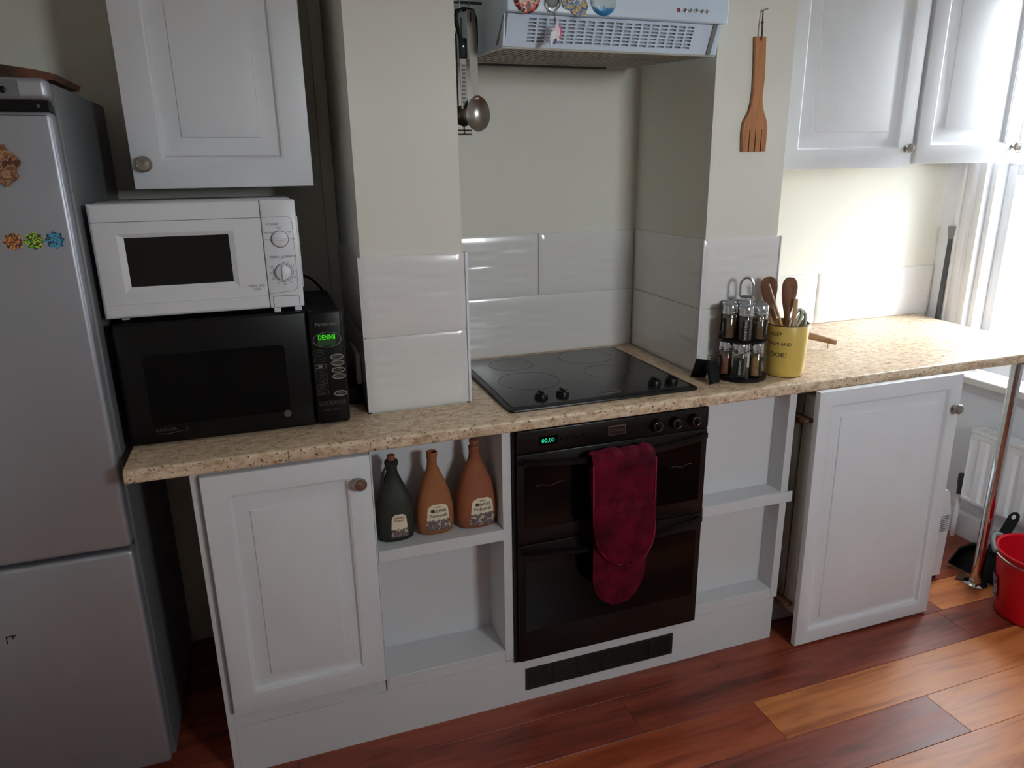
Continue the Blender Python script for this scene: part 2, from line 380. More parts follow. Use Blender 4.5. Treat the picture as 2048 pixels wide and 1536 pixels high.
for k in range(-4, 19):
    r = rows.get(k)
    if r is None:
        x = -1.75-random.random()*0.9; r = []
        while x < 2.2:
            r.append((max(x, -1.75), min(x+1.25, 2.2), random.choice(['plank_d', 'plank_m', 'plank_r', 'plank_l']))); x += 1.25
    for x0, x1, m in r:
        if x1-x0 > 0.01: plank(x0, x1, yb-PW*(k+1), yb-PW*k, m)

XL, XR = -1.62, WALL_X
plan = [(XL, 0.655), (-0.335, 0.655), (-0.335, 0.168), (-0.070, 0.168), (-0.070, 0.618), (0.684, 0.618), (0.672, 0.168), (0.927, 0.168), (0.927, 0.638), (XR, 0.638), (XR, 0.85), (XL, 0.85)]
wall_back = struct('wall_back', MB().plate_z(plan, -0.05, 2.5), M['wall'], 0)
struct('ceiling', MB().box(-1.75, 2.4, FRONT_Y-0.25, 0.9, 2.5, 2.6), M['ceil'], 0)
struct('wall_left', MB().box(XL-0.12, XL, FRONT_Y, 0.85, -0.05, 2.5), M['wall'], 0)
wf = MB()
for x0, x1, z0, z1 in ((XL-0.12, W2_X0, -0.05, 2.5), (W2_X1, XR, -0.05, 2.5), (W2_X0, W2_X1, -0.05, W2_Z0-0.03), (W2_X0, W2_X1, W2_Z1, 2.5)): wf.box(x0, x1, FRONT_Y-0.22, FRONT_Y, z0, z1)
struct('wall_front', wf, M['wall'], 0)
wr = MB()
wr.box(XR, XR+0.22, FRONT_Y-0.22, 0.85, -0.05, WIN_Z0-0.03); wr.box(XR, XR+0.22, FRONT_Y-0.22, 0.85, WIN_Z1, 2.5)
for y0, y1 in ((WIN_Y1, 0.85), (FRONT_Y-0.22, WIN_Y0)): wr.box(XR, XR+0.22, y0, y1, WIN_Z0-0.03, WIN_Z1)
wall_right = struct('wall_right', wr, M['wall_blue'], 0)
# skirting board on the window wall: two mouldings
sk = MB().plate_y([(XR, 0), (XR-0.026, 0), (XR-0.026, 0.10), (XR-0.018, 0.112), (XR-0.018, 0.128), (XR-0.008, 0.142), (XR, 0.15)], FRONT_Y+0.002, 0.636)
struct('baseboard_right', sk, M['skirt'], 30)
tr = MB().box(-0.372, -0.3365, 0.632, 0.655, ZW, 2.5, 0.003)
struct('trim_1', tr, M['wall'], 30)
struct('ground', MB().box(XR+0.9, 40, -40, 40, -0.4, -0.3).box(-40, XR+0.9, -40, FRONT_Y-1.0, -0.4, -0.3), M['ground'], 0)

# ---- window (sliding sash) in the right wall
def window(name, Y0, Y1, Z0, Z1, rail, casing):
    win = bpy.data.objects.new(name, None); COL.objects.link(win); win.location = (XR, (Y0+Y1)/2, Z0); win['kind'] = 'structure'; ROOTLOC[name] = Vector(win.location)
    fr = MB()
    fr.box(XR-0.004, XR+0.16, Y1-0.022, Y1, Z0, Z1, 0.004); fr.box(XR-0.004, XR+0.16, Y0, Y0+0.022, Z0, Z1, 0.004)
    fr.box(XR-0.003, XR+0.159, Y0+0.022, Y1-0.022, Z1-0.022, Z1, 0.003)
    obj('frame', fr, M['white'], win)
    def sash(z0, z1, x):
        s = MB(); t = 0.040; y0, y1 = Y0+0.0225, Y1-0.0225
        s.box(x+0.001, x+0.039, y0+t, y1-t, z0, z0+0.075, 0.003); s.box(x+0.001, x+0.039, y0+t, y1-t, z1-t, z1, 0.003)
        s.box(x, x+0.04, y0, y0+t, z0, z1, 0.004); s.box(x, x+0.04, y1-t, y1, z0, z1, 0.004)
        o = obj('sash', s, M['white'], win)
        obj('pane', MB().box(x+0.018, x+0.022, y0+t-0.004, y1-t+0.004, z0+0.071, z1-t+0.004), M['pane'], o, 0)
    if rail:
        sash(Z0+0.002, rail-0.0205, XR+0.05); sash(rail+0.0205, Z1-0.022, XR+0.08)
        obj('meeting_rail', MB().box(XR+0.045, XR+0.125, Y0+0.0225, Y1-0.0225, rail-0.020, rail+0.020, 0.003), M['white'], win, 30)
    else: sash(Z0+0.002, Z1-0.022, XR+0.05)
    def archi(y0, y1):         # stepped moulding beside the opening
        n = [0.018, 0.026, 0.018, 0.030, 0.020, 0.012]; dep = [0.030, 0.020, 0.034, 0.018, 0.026, 0.014]
        sgn = 1 if y1 > y0 else -1; p = y0; L = abs(y1-y0)/sum(n); prof = [(XR, y0)]
        for wd, d in zip(n, dep):
            prof.append((XR-d, p+0.002*sgn)); p += wd*L*sgn; prof.append((XR-d+0.003, p-0.002*sgn))
        prof.append((XR, y1)); return MB().plate_z(prof, Z0+0.006, Z1+0.10)
    obj('architrave', archi(Y1+0.002, Y1+casing), M['white'], win, 20); obj('architrave', archi(Y0-0.002, Y0-casing), M['white'], win, 20)
    obj('head_casing', MB().box(XR-0.03, XR, Y0-casing, Y1+casing, Z1+0.10, Z1+0.19, 0.004), M['white'], win)
    obj('sill', MB().box(XR-0.055, XR+0.17, Y0-0.10, Y1+0.12, Z0-0.038, Z0-0.006, 0.007, 3), M['whiteg'], win)
    obj('apron', MB().box(XR-0.018, XR, Y0-0.08, Y1+0.10, Z0-0.075, Z0-0.040, 0.004), M['white'], win)
window('window_1', WIN_Y0, WIN_Y1, WIN_Z0, WIN_Z1, 1.530, 0.128); window('window_2', W2_X0, W2_X1, W2_Z0, W2_Z1, None, 0.10)
w2 = bpy.data.objects['window_2']; w2.rotation_euler = (0, 0, -PI/2); w2.location = ((W2_X0+W2_X1)/2, FRONT_Y, W2_Z0)

# ---- splashback tiles, each its own piece with the wavy ridges of the glaze
def tile(u0, u1, z0, z1, place, edge=0.002, phase=0.0):
    """place(u, z, h) -> 3-D, h = proud of the wall"""
    TH = 0.007; b = MB(); W = u1-u0; Hh = z1-z0
    zc = [0.27, 0.50, 0.73]; zs = [0, 0.004/Hh*2]
    for c_ in zc: zs += [c_+d*0.011/Hh*10*0.1 for d in (-2.2, -1.2, -0.6, 0, 0.6, 1.2, 2.2)]
    zs += [1-0.004/Hh*2, 1]; zs = sorted(zs); nu = max(6, int(W/0.022))
    us = [0, 0.003/W] + [i/nu for i in range(1, nu)] + [1-0.003/W, 1]
    def hgt(u, v):
        if v in (0, 1) or u in (0, 1): return TH-0.0022
        h = TH
        for k, c_ in enumerate(zc):
            d = (v-c_)*Hh/0.0062; A = math.sin(2*PI*((u*W)/0.27+phase)+k*PI)
            fade = min(1, min(u, 1-u)*W/0.03)
            h += -0.0011*A*fade*d*math.exp(0.5-0.5*d*d)
        return h
    vv = [[b.bm.verts.new(place(u0+W*u, z0+Hh*v, hgt(u, v))) for u in us] for v in zs]
    for j in range(len(zs)-1):
        for i in range(len(us)-1): b.bm.faces.new((vv[j][i], vv[j][i+1], vv[j+1][i+1], vv[j+1][i]))
    # rim back to the wall
    rim = [vv[0][i] for i in range(len(us))]+[vv[j][-1] for j in range(1, len(zs))]+[vv[-1][i] for i in range(len(us)-2, -1, -1)]+[vv[j][0] for j in range(len(zs)-2, 0, -1)]
    rz = [(u, 0) for u in us]+[(1, v) for v in zs[1:]]+[(u, 1) for u in us[-2::-1]]+[(0, v) for v in zs[-2:0:-1]]
    bk = [b.bm.verts.new(place(u0+W*u, z0+Hh*v, 0.0003)) for u, v in rz]
    n = len(rim)
    for i in range(n): b.bm.faces.new((rim[i], rim[(i+1) % n], bk[(i+1) % n], bk[i]))
    return obj('tile', b, M['tile'], wall_back, 50)
Z1, Z2, Z3 = ZW+0.002, 1.1045, 1.3115; G = 0.0012
P_f = lambda y: (lambda u, z, h: (u, y-h, z))
tile(-0.341, -0.066, Z1, Z2-G, P_f(0.168), phase=0.05); tile(-0.341, -0.066, Z2+G, Z3, P_f(0.168), phase=0.05)
tile(0.666, 0.934, Z1, Z2-G, P_f(0.168), phase=0.0); tile(0.666, 0.934, Z2+G, Z3, P_f(0.168), phase=0.0)
tile(-0.068, 0.3165-G, Z2+G, Z3, P_f(0.618), phase=0.1); tile(0.3165+G, 0.676, Z2+G, Z3, P_f(0.618), phase=0.32)
tile(-0.068, 0.676, Z1, Z2-G, P_f(0.618), phase=0.3)
def P_niche(u, z, h):
    t = (u-0.168)/0.45; return (0.672+0.012*t-h, u, z)
tile(0.164, 0.609, Z1, Z2-G, P_niche); tile(0.164, 0.609, Z2+G, Z3, P_niche)
P_ret = lambda u, z, h: (-0.335-h, u, z)
tile(0.164, 0.631, Z1, Z2-G, P_ret); tile(0.164, 0.631, Z2+G, Z3, P_ret)
tile(0.932, 1.5215-G, Z1, Z2, P_f(0.638), phase=0.2); tile(1.5215+G, XR-0.002, Z1, Z2, P_f(0.638), phase=0.1)
for x0, x1, y0, y1 in ((-0.0655, -0.0585, 0.1585, 0.172), (-0.3435, -0.3415, 0.1585, 0.164), (0.9345, 0.9385, 0.1585, 0.172), (0.6615, 0.6655, 0.1585, 0.164)):
    obj('tile_trim', MB().box(x0, x1, y0, y1, Z1, Z3+0.002, 0.001, 1), M['trim'], wall_back, 30)

# ------------------------------------------------------------------ cabinet doors
def rect_ring(x0, x1, z0, z1, d, y): return [(x0+d, y, z0+d), (x1-d, y, z0+d), (x1-d, y, z1-d), (x0+d, y, z1-d)]
def panel_door(x0, x1, z0, z1, yf, th=0.02, fr=0.055, bev=0.045):
    """raised-and-fielded door facing -y"""
    prof = [(0.0, th), (0.0, 0.0035), (0.0012, 0.001), (0.004, 0.0), (fr-0.001, 0.0), (fr+0.001, 0.0012), (fr+0.004, 0.0022), (fr+0.0065, 0.0085), (fr+0.009, 0.0120), (fr+0.013, 0.0125), (fr+bev-0.0025, 0.0048), (fr+bev-0.0008, 0.0016), (fr+bev+0.002, 0.0008)]
    return MB().ring_skin([rect_ring(x0, x1, z0, z1, d, yf+y) for d, y in prof], True, True)
def knob(parent, x, y, z, r=0.017, m='nickel'):
    p = [(0.0095, 0), (0.009, 0.002), (0.0055, 0.004), (0.0055, 0.013), (0.0085, 0.016), (r*0.95, 0.0185), (r, 0.021), (r*0.97, 0.0245), (r*0.86, 0.0265), (r*0.80, 0.0262), (r*0.5, 0.0275), (0.0005, 0.0282)]
    return obj('knob', MB().lathe(p, (x, y, z), (0, -1, 0), 24), M[m], parent, 40)

# ---- left wall cabinet
t = thing('wall_cabinet', 'single-door white wall cabinet hanging above the two microwaves', 'cabinet', (-0.63, 0.65, 1.49))
obj('carcass', MB().box(-0.835, -0.425, 0.334, 0.654, 1.492, 2.20, 0.001, 1), M['white2'], t, 30)
d = obj('door', panel_door(-0.838, -0.421, 1.485, 2.205, 0.311, 0.021, 0.068, 0.052), M['white'], t, 30)
knob(d, -0.808, 0.311, 1.543, 0.0185)
# ---- right wall cabinet
t = thing('wall_cabinet', 'double-door white wall cabinet hanging beside the window', 'cabinet', (1.49, 0.63, 1.51))
obj('carcass', MB().box(0.945, 2.06, 0.334, 0.637, 1.52, 2.24, 0.001, 1), M['white2'], t, 30)
d = obj('door', panel_door(1.030, 1.569, 1.506, 2.235, 0.311, 0.021, 0.062, 0.055), M['white'], t, 30); knob(d, 1.541, 0.311, 1.568)
d = obj('door', panel_door(1.582, 2.056, 1.5185, 2.235, 0.306, 0.021, 0.062, 0.055), M['white'], t, 30); knob(d, 2.028, 0.306, 1.572)

# ---- worktop
wpoly = [(-0.904, -0.0305), (1.992, -0.0305), (2.058, 0.634), (0.932, 0.634), (0.932, 0.158), (0.660, 0.158), (0.672, 0.612), (-0.064, 0.612), (-0.064, 0.158), (-0.345, 0.158), (-0.345, 0.650), (-0.904, 0.650)]
b = MB().plate_z(wpoly, ZB, ZW)
es = [e for e in b.bm.edges if all(abs(v.co.y+0.0305) < 1e-5 for v in e.verts) and abs(e.verts[0].co.z-e.verts[1].co.z) < 1e-5]
bmesh.ops.bevel(b.bm, geom=[e for e in es if e.verts[0].co.z > 0.89], offset=0.008, segments=4, profile=0.5, affect='EDGES')
es = [e for e in b.bm.edges if all(abs(v.co.y+0.0305) < 1e-5 and v.co.z < ZB+1e-4 for v in e.verts)]
bmesh.ops.bevel(b.bm, geom=es, offset=0.005, segments=3, profile=0.5, affect='EDGES')
tag(obj('worktop', b, M['work'], None, 40, (0.5, 0.3, ZB)), 'long speckled beige laminate worktop running from fridge to window', 'worktop')

# ---- base units
t = thing('base_cabinet', 'white base cabinet with a raised panel door under the microwaves', 'cabinet', (-0.57, 0.3, 0.0))
c = MB().box(-0.779, -0.763, 0.0, 0.56, 0.0, 0.866, 0.001, 1); c.box(-0.763, -0.372, 0.003, 0.56, 0.148, 0.866, 0.0, 1)
obj('carcass', c, M['white2'], t, 30)
d = obj('door', panel_door(-0.757, -0.372, 0.203, 0.857, -0.022, 0.020, 0.054, 0.047), M['white'], t, 30); knob(d, -0.402, -0.022, 0.792)
def shelf_unit(label, x0, x1, yb_, left_panel, right_panel, shelf_z, lip=0.0):
    t = thing('open_shelf_unit', label, 'shelf unit', ((x0+x1)/2, 0.1, 0.15))
    obj('back_panel', MB().box(x0, x1, yb_, yb_+0.006, 0.15, 0.866), M['white2'], t, 0)
    if left_panel: obj('side_panel', MB().box(x0, x0+left_panel, 0.0, yb_, 0.15, 0.866, 0.0008, 1), M['white2'], t, 30)
    if right_panel: obj('side_panel', MB().box(x1-right_panel, x1, 0.0, yb_, 0.155, 0.866, 0.0008, 1), M['white2'], t, 30)
    a, c_ = x0+left_panel, x1-right_panel
    obj('shelf', MB().box(a+0.0003, c_-0.0003, -0.004, yb_-0.0005, shelf_z-0.033, shelf_z, 0.0012, 1), M['white2'], t, 30)
    obj('shelf', MB().box(a+0.0003, c_-0.0003, 0.0, yb_-0.0005, 0.1525, 0.190, 0.0012, 1), M['white2'], t, 30)
    return t
shelf_unit('white open shelf unit holding three clay bottles left of the oven', -0.3695, 0.0, 0.134, 0.004, 0.026, 0.580)
tr_ = shelf_unit('empty white open shelf unit right of the oven', 0.598, 0.918, 0.066, 0.004, 0.026, 0.538)
obj('shelf_lip', MB().box(0.602, 0.930, -0.010, -0.0045, 0.503, 0.5378, 0.0012, 1), M['white2'], tr_, 30)
t = thing('plinth', 'long white plinth board along the floor under the base units', 'plinth', (0.07, 0.01, 0.0))
p = MB().plate_y([(-0.7625, 0.0), (0.908, 0.0), (0.908, 0.152), (0.602, 0.152), (0.602, 0.146), (0.0025, 0.146), (0.0025, 0.152), (-0.3715, 0.152), (-0.3715, 0.147), (-0.7625, 0.147)], 0.001, 0.018)
obj('board', p, M['white2'], t, 0)
v = MB(); v.plate_y([(0.034, 0.037), (0.529, 0.037), (0.529, 0.112), (0.034, 0.112)], -0.0015, 0.0005)
vent = obj('vent_frame', v, mat('dark brown vent', (36, 30, 26), 0.5), t, 0)
for k in range(9):
    obj('vent_louvre', MB().box(0.042, 0.521, -0.004, -0.0012, 0.0432+k*0.0074, 0.0472+k*0.0074, 0.0006, 1, None), M['ovenb'], vent, 0)
for k in range(1, 6):
    obj('vent_divider', MB().box(0.038+k*0.0810, 0.041+k*0.0810, -0.0046, -0.0012, 0.041, 0.108), M['ovenb'], vent, 0)

# ---- built-under double oven
OZ = 0.148
t = thing('double_oven', 'black built-under double oven with a burgundy glove over its handle', 'oven', (0.3, 0.25, OZ))
ob_ = MB().box(0.004, 0.596, 0.002, 0.52, OZ+0.004, 0.862); obj('body', ob_, M['ovenb'], t, 0)
obj('trim_frame', MB().plate_y([(0.0005, OZ), (0.597, OZ), (0.597, 0.858), (0.591, 0.864), (0.006, 0.864), (0.0005, 0.858)], -0.008, 0.0015), M['black'], t, 30)
cp = obj('control_panel', MB().box(0.010, 0.5935, -0.020, -0.0085, 0.799, 0.862, 0.003), M['ovenb'], t, 30)
obj('display', MB().box(0.072, 0.124, -0.0212, -0.0198, 0.816, 0.842), M['blackg'], cp, 0)
obj('digits', MB().text('00.00', 0.017, front(0.097, -0.0216, 0.829), 'CENTER'), M['glow_t'], cp, 0)
for k in range(5):
    obj('button', MB().lathe([(0.0036, 0), (0.0036, 0.003), (0.0022, 0.0042)], (0.136+k*0.0155, -0.0195, 0.830), (0, -1, 0), 12), M['black'], cp, 40)
bd = obj('badge', MB().box(0.274, 0.327, -0.0222, -0.0195, 0.817, 0.845, 0.0008, 1), M['steel'], cp, 30)
obj('badge_plate', MB().box(0.2775, 0.3235, -0.0228, -0.0221, 0.8205, 0.8415), mat('dark badge', (34, 12, 14), 0.4), bd, 0)
obj('badge_text', MB().text('STOVES', 0.0125, front(0.3005, -0.0231, 0.8308), 'CENTER'), M['steel'], bd, 0)
for x in (0.418, 0.479, 0.540):
    k = obj('knob', MB().lathe([(0.017, 0), (0.0165, 0.010), (0.0135, 0.020), (0.0122, 0.022)], (x, -0.0195, 0.831), (0, -1, 0), 24), M['black'], cp, 40)
    obj('knob_grip', MB().box(x-0.0030, x+0.0030, -0.0465, -0.040, 0.820, 0.842, 0.0012), M['black'], k, 30)
    obj('knob_ring', MB().tube([(x+0.0128*math.cos(a), -0.0418, 0.831+0.0128*math.sin(a)) for a in [2*PI*i/24 for i in range(24)]], 0.0006, 6, True), M['steel'], k)
def oven_door(z0, z1, hz, gz0, gz1):
    d = obj('door', MB().box(0.010, 0.5935, -0.020, -0.0085, z0, z1, 0.003), M['ovenb'], t, 30)
    obj('glass', MB().box(0.029, 0.575, -0.0212, -0.0196, gz0, gz1, 0.0008, 1), M['blackg'], d, 30)
    pts = []; n = 25
    for i in range(n):
        u = i/(n-1); x = 0.020+0.563*u; bow = math.sin(PI*u)
        pts.append((x, -0.030-0.030*bow**0.6, hz-0.010*bow))
    h = MB(); rings = []
    for x, y, z in pts:
        rings.append([(x, y-0.008, z+0.004), (x, y+0.004, z+0.009), (x, y+0.007, z+0.003), (x, y+0.005, z-0.009), (x, y-0.006, z-0.006)])
    h.ring_skin(rings)
    for x in (0.024, 0.579): h.box(x-0.009, x+0.009, -0.032, -0.0195, hz-0.009, hz+0.008, 0.002)
    obj('handle', h, M['black'], d, 50); return d
d1 = oven_door(0.532, 0.796, 0.779, 0.576, 0.760)
oven_door(OZ+0.006, 0.528, 0.513, 0.252, 0.476)
for x0, x1, z in ((0.060, 0.145, 0.700), (0.475, 0.545, 0.690)):
    obj('glass_print', MB().tube([(x0+(x1-x0)*i/10, -0.0216, z+0.003*math.sin(i*0.9)+0.004*i/10) for i in range(11)], 0.0007, 5), M['brown'], d1)

# ---- burgundy double oven glove over the upper handle
def glove():
    b = MB()
    def layer(path, lo, hi, puff, nx=15):
        """closed pad: path = list of (y,z,arc) ; lo/hi give x limits"""
        fr_, bk = [], []
        for (y, z, ny, nz) in path:
            x0, x1 = lo(z), hi(z); rf, rb = [], []
            for i in range(nx):
                u = i/(nx-1); e = (1-(2*u-1)**4)
                wr_ = 0.0030*math.sin(9*u+31*z)*math.sin(55*z+3*u)+0.0022*math.sin(23*u-40*z)+0.0030*math.sin(46*u+2*math.sin(60*z))*max(0, min(1, (z-0.70)/0.06))
                o = puff*e**0.5+wr_*e
                rf.append((x0+(x1-x0)*u, y+ny*o, z+nz*o)); rb.append((x0+(x1-x0)*u, y-ny*(puff*0.4*e), z-nz*(puff*0.4*e)))
            fr_.append(rf+list(reversed(rb)))
        b.ring_skin(fr_, True, True)
    def rnd(z, zt, zb, full, mid):           # narrowing to a rounded end
        if z > zt: return full
        k = min(1, (zt-z)/(zt-zb)); return mid+(full-mid)*math.sqrt(max(0.0, 1-k*k))
    front_lo = lambda z: rnd(z, 0.590, 0.452, 0.199, 0.305)
    front_hi = lambda z: rnd(z, 0.540, 0.452, 0.386, 0.325)
    back_lo = lambda z: rnd(z, 0.430, 0.330, 0.206, 0.275)
    back_hi = lambda z: rnd(z, 0.440, 0.330, 0.372, 0.300)
    path = [(-0.090, z, -1, 0) for z in [0.4525, 0.456, 0.462, 0.470, 0.480, 0.495, 0.51, 0.53, 0.55, 0.57, 0.59, 0.61, 0.63, 0.642, 0.646, 0.652, 0.67, 0.69, 0.71, 0.73, 0.75, 0.765]]
    path = [(y-(0.010 if z < 0.645 else 0.0)*min(1, (z-0.44)/0.1), z, ny, nz) for y, z, ny, nz in path]
    for a in range(0, 181, 20):
        th = math.radians(a); path.append((-0.0635-0.021*math.cos(th), 0.770+0.021*math.sin(th), -math.cos(th), math.sin(th)))
    path += [(-0.0425, 0.76, 1, 0)]
    layer(path, front_lo, front_hi, 0.007)
    zb_ = [0.3305, 0.333, 0.338, 0.346, 0.357, 0.37, 0.385, 0.40, 0.42, 0.44, 0.47, 0.50, 0.53, 0.58, 0.64, 0.70, 0.745]
    layer([(-0.083+0.038*max(0, (z-0.53)/0.215), z, -1, 0) for z in zb_], back_lo, back_hi, 0.006)
    return b
gl = glove(); tag(obj('oven_glove', gl, M['velvet'], None, 80, (0.29, -0.07, 0.75)), 'burgundy velvet double oven glove draped over the upper oven handle', 'oven glove')
gw = bpy.data.objects['oven_glove']
pk = MB().tube([(0.203+0.180*i/12, -0.1035-0.002*math.sin(PI*i/12), 0.643-0.004*math.sin(PI*i/12)+0.006*max(0, i/12-0.5)) for i in range(13)], 0.0016, 6)
obj('pocket_edge', pk, M['velvet'], gw)
pts = [(0.199, -0.089, 0.765), (0.199, -0.093, 0.70), (0.199, -0.095, 0.64), (0.200, -0.098, 0.59), (0.210, -0.099, 0.54), (0.232, -0.098, 0.50), (0.268, -0.096, 0.466), (0.306, -0.093, 0.452), (0.335, -0.093, 0.454), (0.364, -0.096, 0.475), (0.380, -0.098, 0.505), (0.386, -0.099, 0.54), (0.386, -0.097, 0.60), (0.386, -0.093, 0.68), (0.386, -0.089, 0.765)]
obj('piping', MB().tube(pts, 0.0024, 6), mat('burgundy piping', (132, 16, 52), 0.7), gw)

# ---- ceramic hob
t = thing('hob', 'black ceramic hob with four knobs set into the worktop', 'hob', (0.295, 0.29, ZW))
def rrect(x0, x1, y0, y1, r, n=5):
    pts = []
    for cx, cy, a0 in ((x1-r, y1-r, 0), (x0+r, y1-r, 90), (x0+r, y0+r, 180), (x1-r, y0+r, 270)):
        for i in range(n+1):
            a = math.radians(a0+90*i/n); pts.append((cx+r*math.cos(a), cy+r*math.sin(a)))
    return pts
def slab(poly_fn, zs):
    return MB().ring_skin([[(x, y, z) for x, y in poly_fn(d)] for d, z in zs])
hx0, hx1, hy0, hy1 = 0.006, 0.586, 0.022, 0.566
obj('rim', slab(lambda d: rrect(hx0+d, hx1-d, hy0+d, hy1-d, 0.014), [(0.002, ZW+0.0004), (0.0, ZW+0.003), (0.001, ZW+0.0065), (0.004, ZW+0.0078)]), M['black'], t, 40)
gs = obj('glass', slab(lambda d: rrect(hx0+0.016+d, hx1-0.016-d, hy0+0.020+d, hy1-0.012-d, 0.008), [(0.0, ZW+0.0074), (0.001, ZW+0.0095), (0.003, ZW+0.0100)]), M['hobg'], t, 40)
def ringmesh(cx, cy, r, wd, z, n=48):
    a = MB(); a.ring_skin([[(cx+q*math.cos(2*PI*i/n), cy+q*math.sin(2*PI*i/n), z) for i in range(n)] for q in (r-wd, r)], False, False); return a
for cx, cy, r in ((0.150, 0.265, 0.093), (0.415, 0.275, 0.072), (0.160, 0.460, 0.072), (0.425, 0.465, 0.090)):
    rg = ringmesh(cx, cy, r, 0.0022, ZW+0.0104)
    obj('cooking_zone', rg, M['ring'], gs, 0)
for i, x in enumerate((0.122, 0.186, 0.478, 0.534)):
    k = obj('knob', MB().lathe([(0.019, 0), (0.0185, 0.009), (0.0160, 0.0145), (0.0145, 0.016)], (x, 0.092, ZW+0.0098), (0, 0, 1), 24), M['black'], t, 40)
    obj('knob_grip', MB().box(x-0.003, x+0.003, 0.076, 0.108, ZW+0.0252, ZW+0.0315, 0.0015), M['black'], k, 30)
obj('indicator_light', MB().lathe([(0.003, 0), (0.003, 0.0012), (0.0015, 0.002)], (0.492, 0.121, ZW+0.0098), (0, 0, 1), 12), M['redi'], t)
bd = obj('badge', MB().box(0.288, 0.352, 0.060, 0.088, ZW+0.0096, ZW+0.0116, 0.0006, 1), M['steel'], t, 30)
obj('badge_plate', MB().box(0.2915, 0.3485, 0.0635, 0.0845, ZW+0.0115, ZW+0.0121), M['black'], bd, 0)
obj('badge_text', MB().text('STOVES', 0.0135, lambda a, b_: (0.320+a, 0.0735+b_, ZW+0.0124)), M['steel'], bd, 0)

# ---- fridge freezer
t = thing('fridge_freezer', 'tall silver fridge freezer at the left end of the worktop', 'fridge', (-1.225, 0.35, 0.0))
FX0, FX1 = -1.525, -0.926
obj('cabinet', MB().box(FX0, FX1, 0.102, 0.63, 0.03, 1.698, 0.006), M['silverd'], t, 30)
obj('foot', MB().lathe([(0.02, 0), (0.02, 0.029)], (FX1-0.05, 0.15, 0.0), (0, 0, 1), 14), M['black'], t); obj('foot', MB().lathe([(0.02, 0), (0.02, 0.029)], (FX0+0.05, 0.15, 0.0), (0, 0, 1), 14), M['black'], t)
obj('foot', MB().lathe([(0.02, 0), (0.02, 0.029)], (FX1-0.05, 0.58, 0.0), (0, 0, 1), 14), M['black'], t); obj('foot', MB().lathe([(0.02, 0), (0.02, 0.029)], (FX0+0.05, 0.58, 0.0), (0, 0, 1), 14), M['black'], t)
obj('door_gasket', MB().box(FX0+0.01, FX1-0.007, 0.092, 0.1015, 0.05, 1.655), M['dgrey'], t, 0)
def fdoor(z0, z1, nm='door'):
    return obj(nm, MB().box(FX0, FX1-0.003, 0.045, 0.0915, z0, z1, 0.010, 4), M['silver'], t, 40)
du = fdoor(0.682, 1.640); fdoor(0.055, 0.672)
fdoor(1.662, 1.702, 'control_panel'); cpn = bpy.data.objects['control_panel.001'] if 'control_panel.001' in bpy.data.objects else bpy.data.objects['control_panel']
obj('handle_recess', MB().box(FX0+0.004, FX1-0.008, 0.060, 0.0915, 1.6405, 1.6615), M['black'], t, 0)
obj('badge_plate', MB().box(-1.20, -0.976, 0.0438, 0.0452, 1.666, 1.697, 0.0005, 1), M['silverd'], cpn, 30)
obj('dial', MB().lathe([(0.0065, 0), (0.006, 0.003), (0.004, 0.004)], (-1.003, 0.0438, 1.679), (0, -1, 0), 18), M['black'], cpn, 40)
obj('screw', MB().lathe([(0.0035, 0), (0.003, 0.002)], (-0.951, 0.0600, 1.651), (0, -1, 0), 12), M['steel'], t, 40)
obj('trim_line', MB().box(FX0+0.01, FX1-0.013, 0.0443, 0.0455, 1.6325, 1.6335), M['dgrey'], du, 0)
for x, m, lb in ((-1.037, 'holo1', 'orange glitter flower sticker'), (-1.0005, 'holo2', 'green glitter flower sticker'), (-0.964, 'holo3', 'blue glitter flower sticker')):
    n = 40; po = [(x+(0.0165+0.0022*math.cos(8*2*PI*i/n))*math.cos(2*PI*i/n), 1.393+(0.0165+0.0022*math.cos(8*2*PI*i/n))*math.sin(2*PI*i/n)) for i in range(n)]
    obj('sticker', MB().plate_y(po, 0.0443, 0.0451), M[m], du, 0, label=lb)
dl = [o for o in t.children if o.name.startswith('door')][-1]
obj('pen_mark', MB().box(-1.2165, -1.2145, 0.0444, 0.0451, 0.488, 0.507).box(-1.2165, -1.196, 0.0444, 0.0451, 0.5045, 0.5075).box(-1.204, -1.2015, 0.0444, 0.0451, 0.498, 0.507), M['ink'], dl, 0, label='black pen scribble')
n = 34; random.seed(3)
po = [(-1.026+0.0265*(1+0.16*math.sin(5*a)+0.08*math.sin(9*a+1))*math.cos(a), 1.540+0.036*(1+0.10*math.sin(4*a+2)+0.06*math.sin(11*a))*math.sin(a)) for a in [2*PI*i/n for i in range(n)]]
mg = MB().plate_y(po, 0.0355, 0.0447); tag(obj('fridge_magnet', mg, M['rust'], None, 40, (-1.026, 0.045, 1.54)), 'brown knobbly biscuit-like magnet on the fridge door', 'magnet')
b = MB().plate_y([(-1.40, 1.7035), (-0.955, 1.7035), (-0.928, 1.7055), (-0.922, 1.716), (-0.955, 1.724), (-1.02, 1.733), (-1.08, 1.737), (-1.40, 1.737)], 0.115, 0.345)
tag(obj('wooden_tray', b, M['traywood'], None, 30, (-1.15, 0.2, 1.703)), 'brown wooden tray lying on top of the fridge', 'tray')

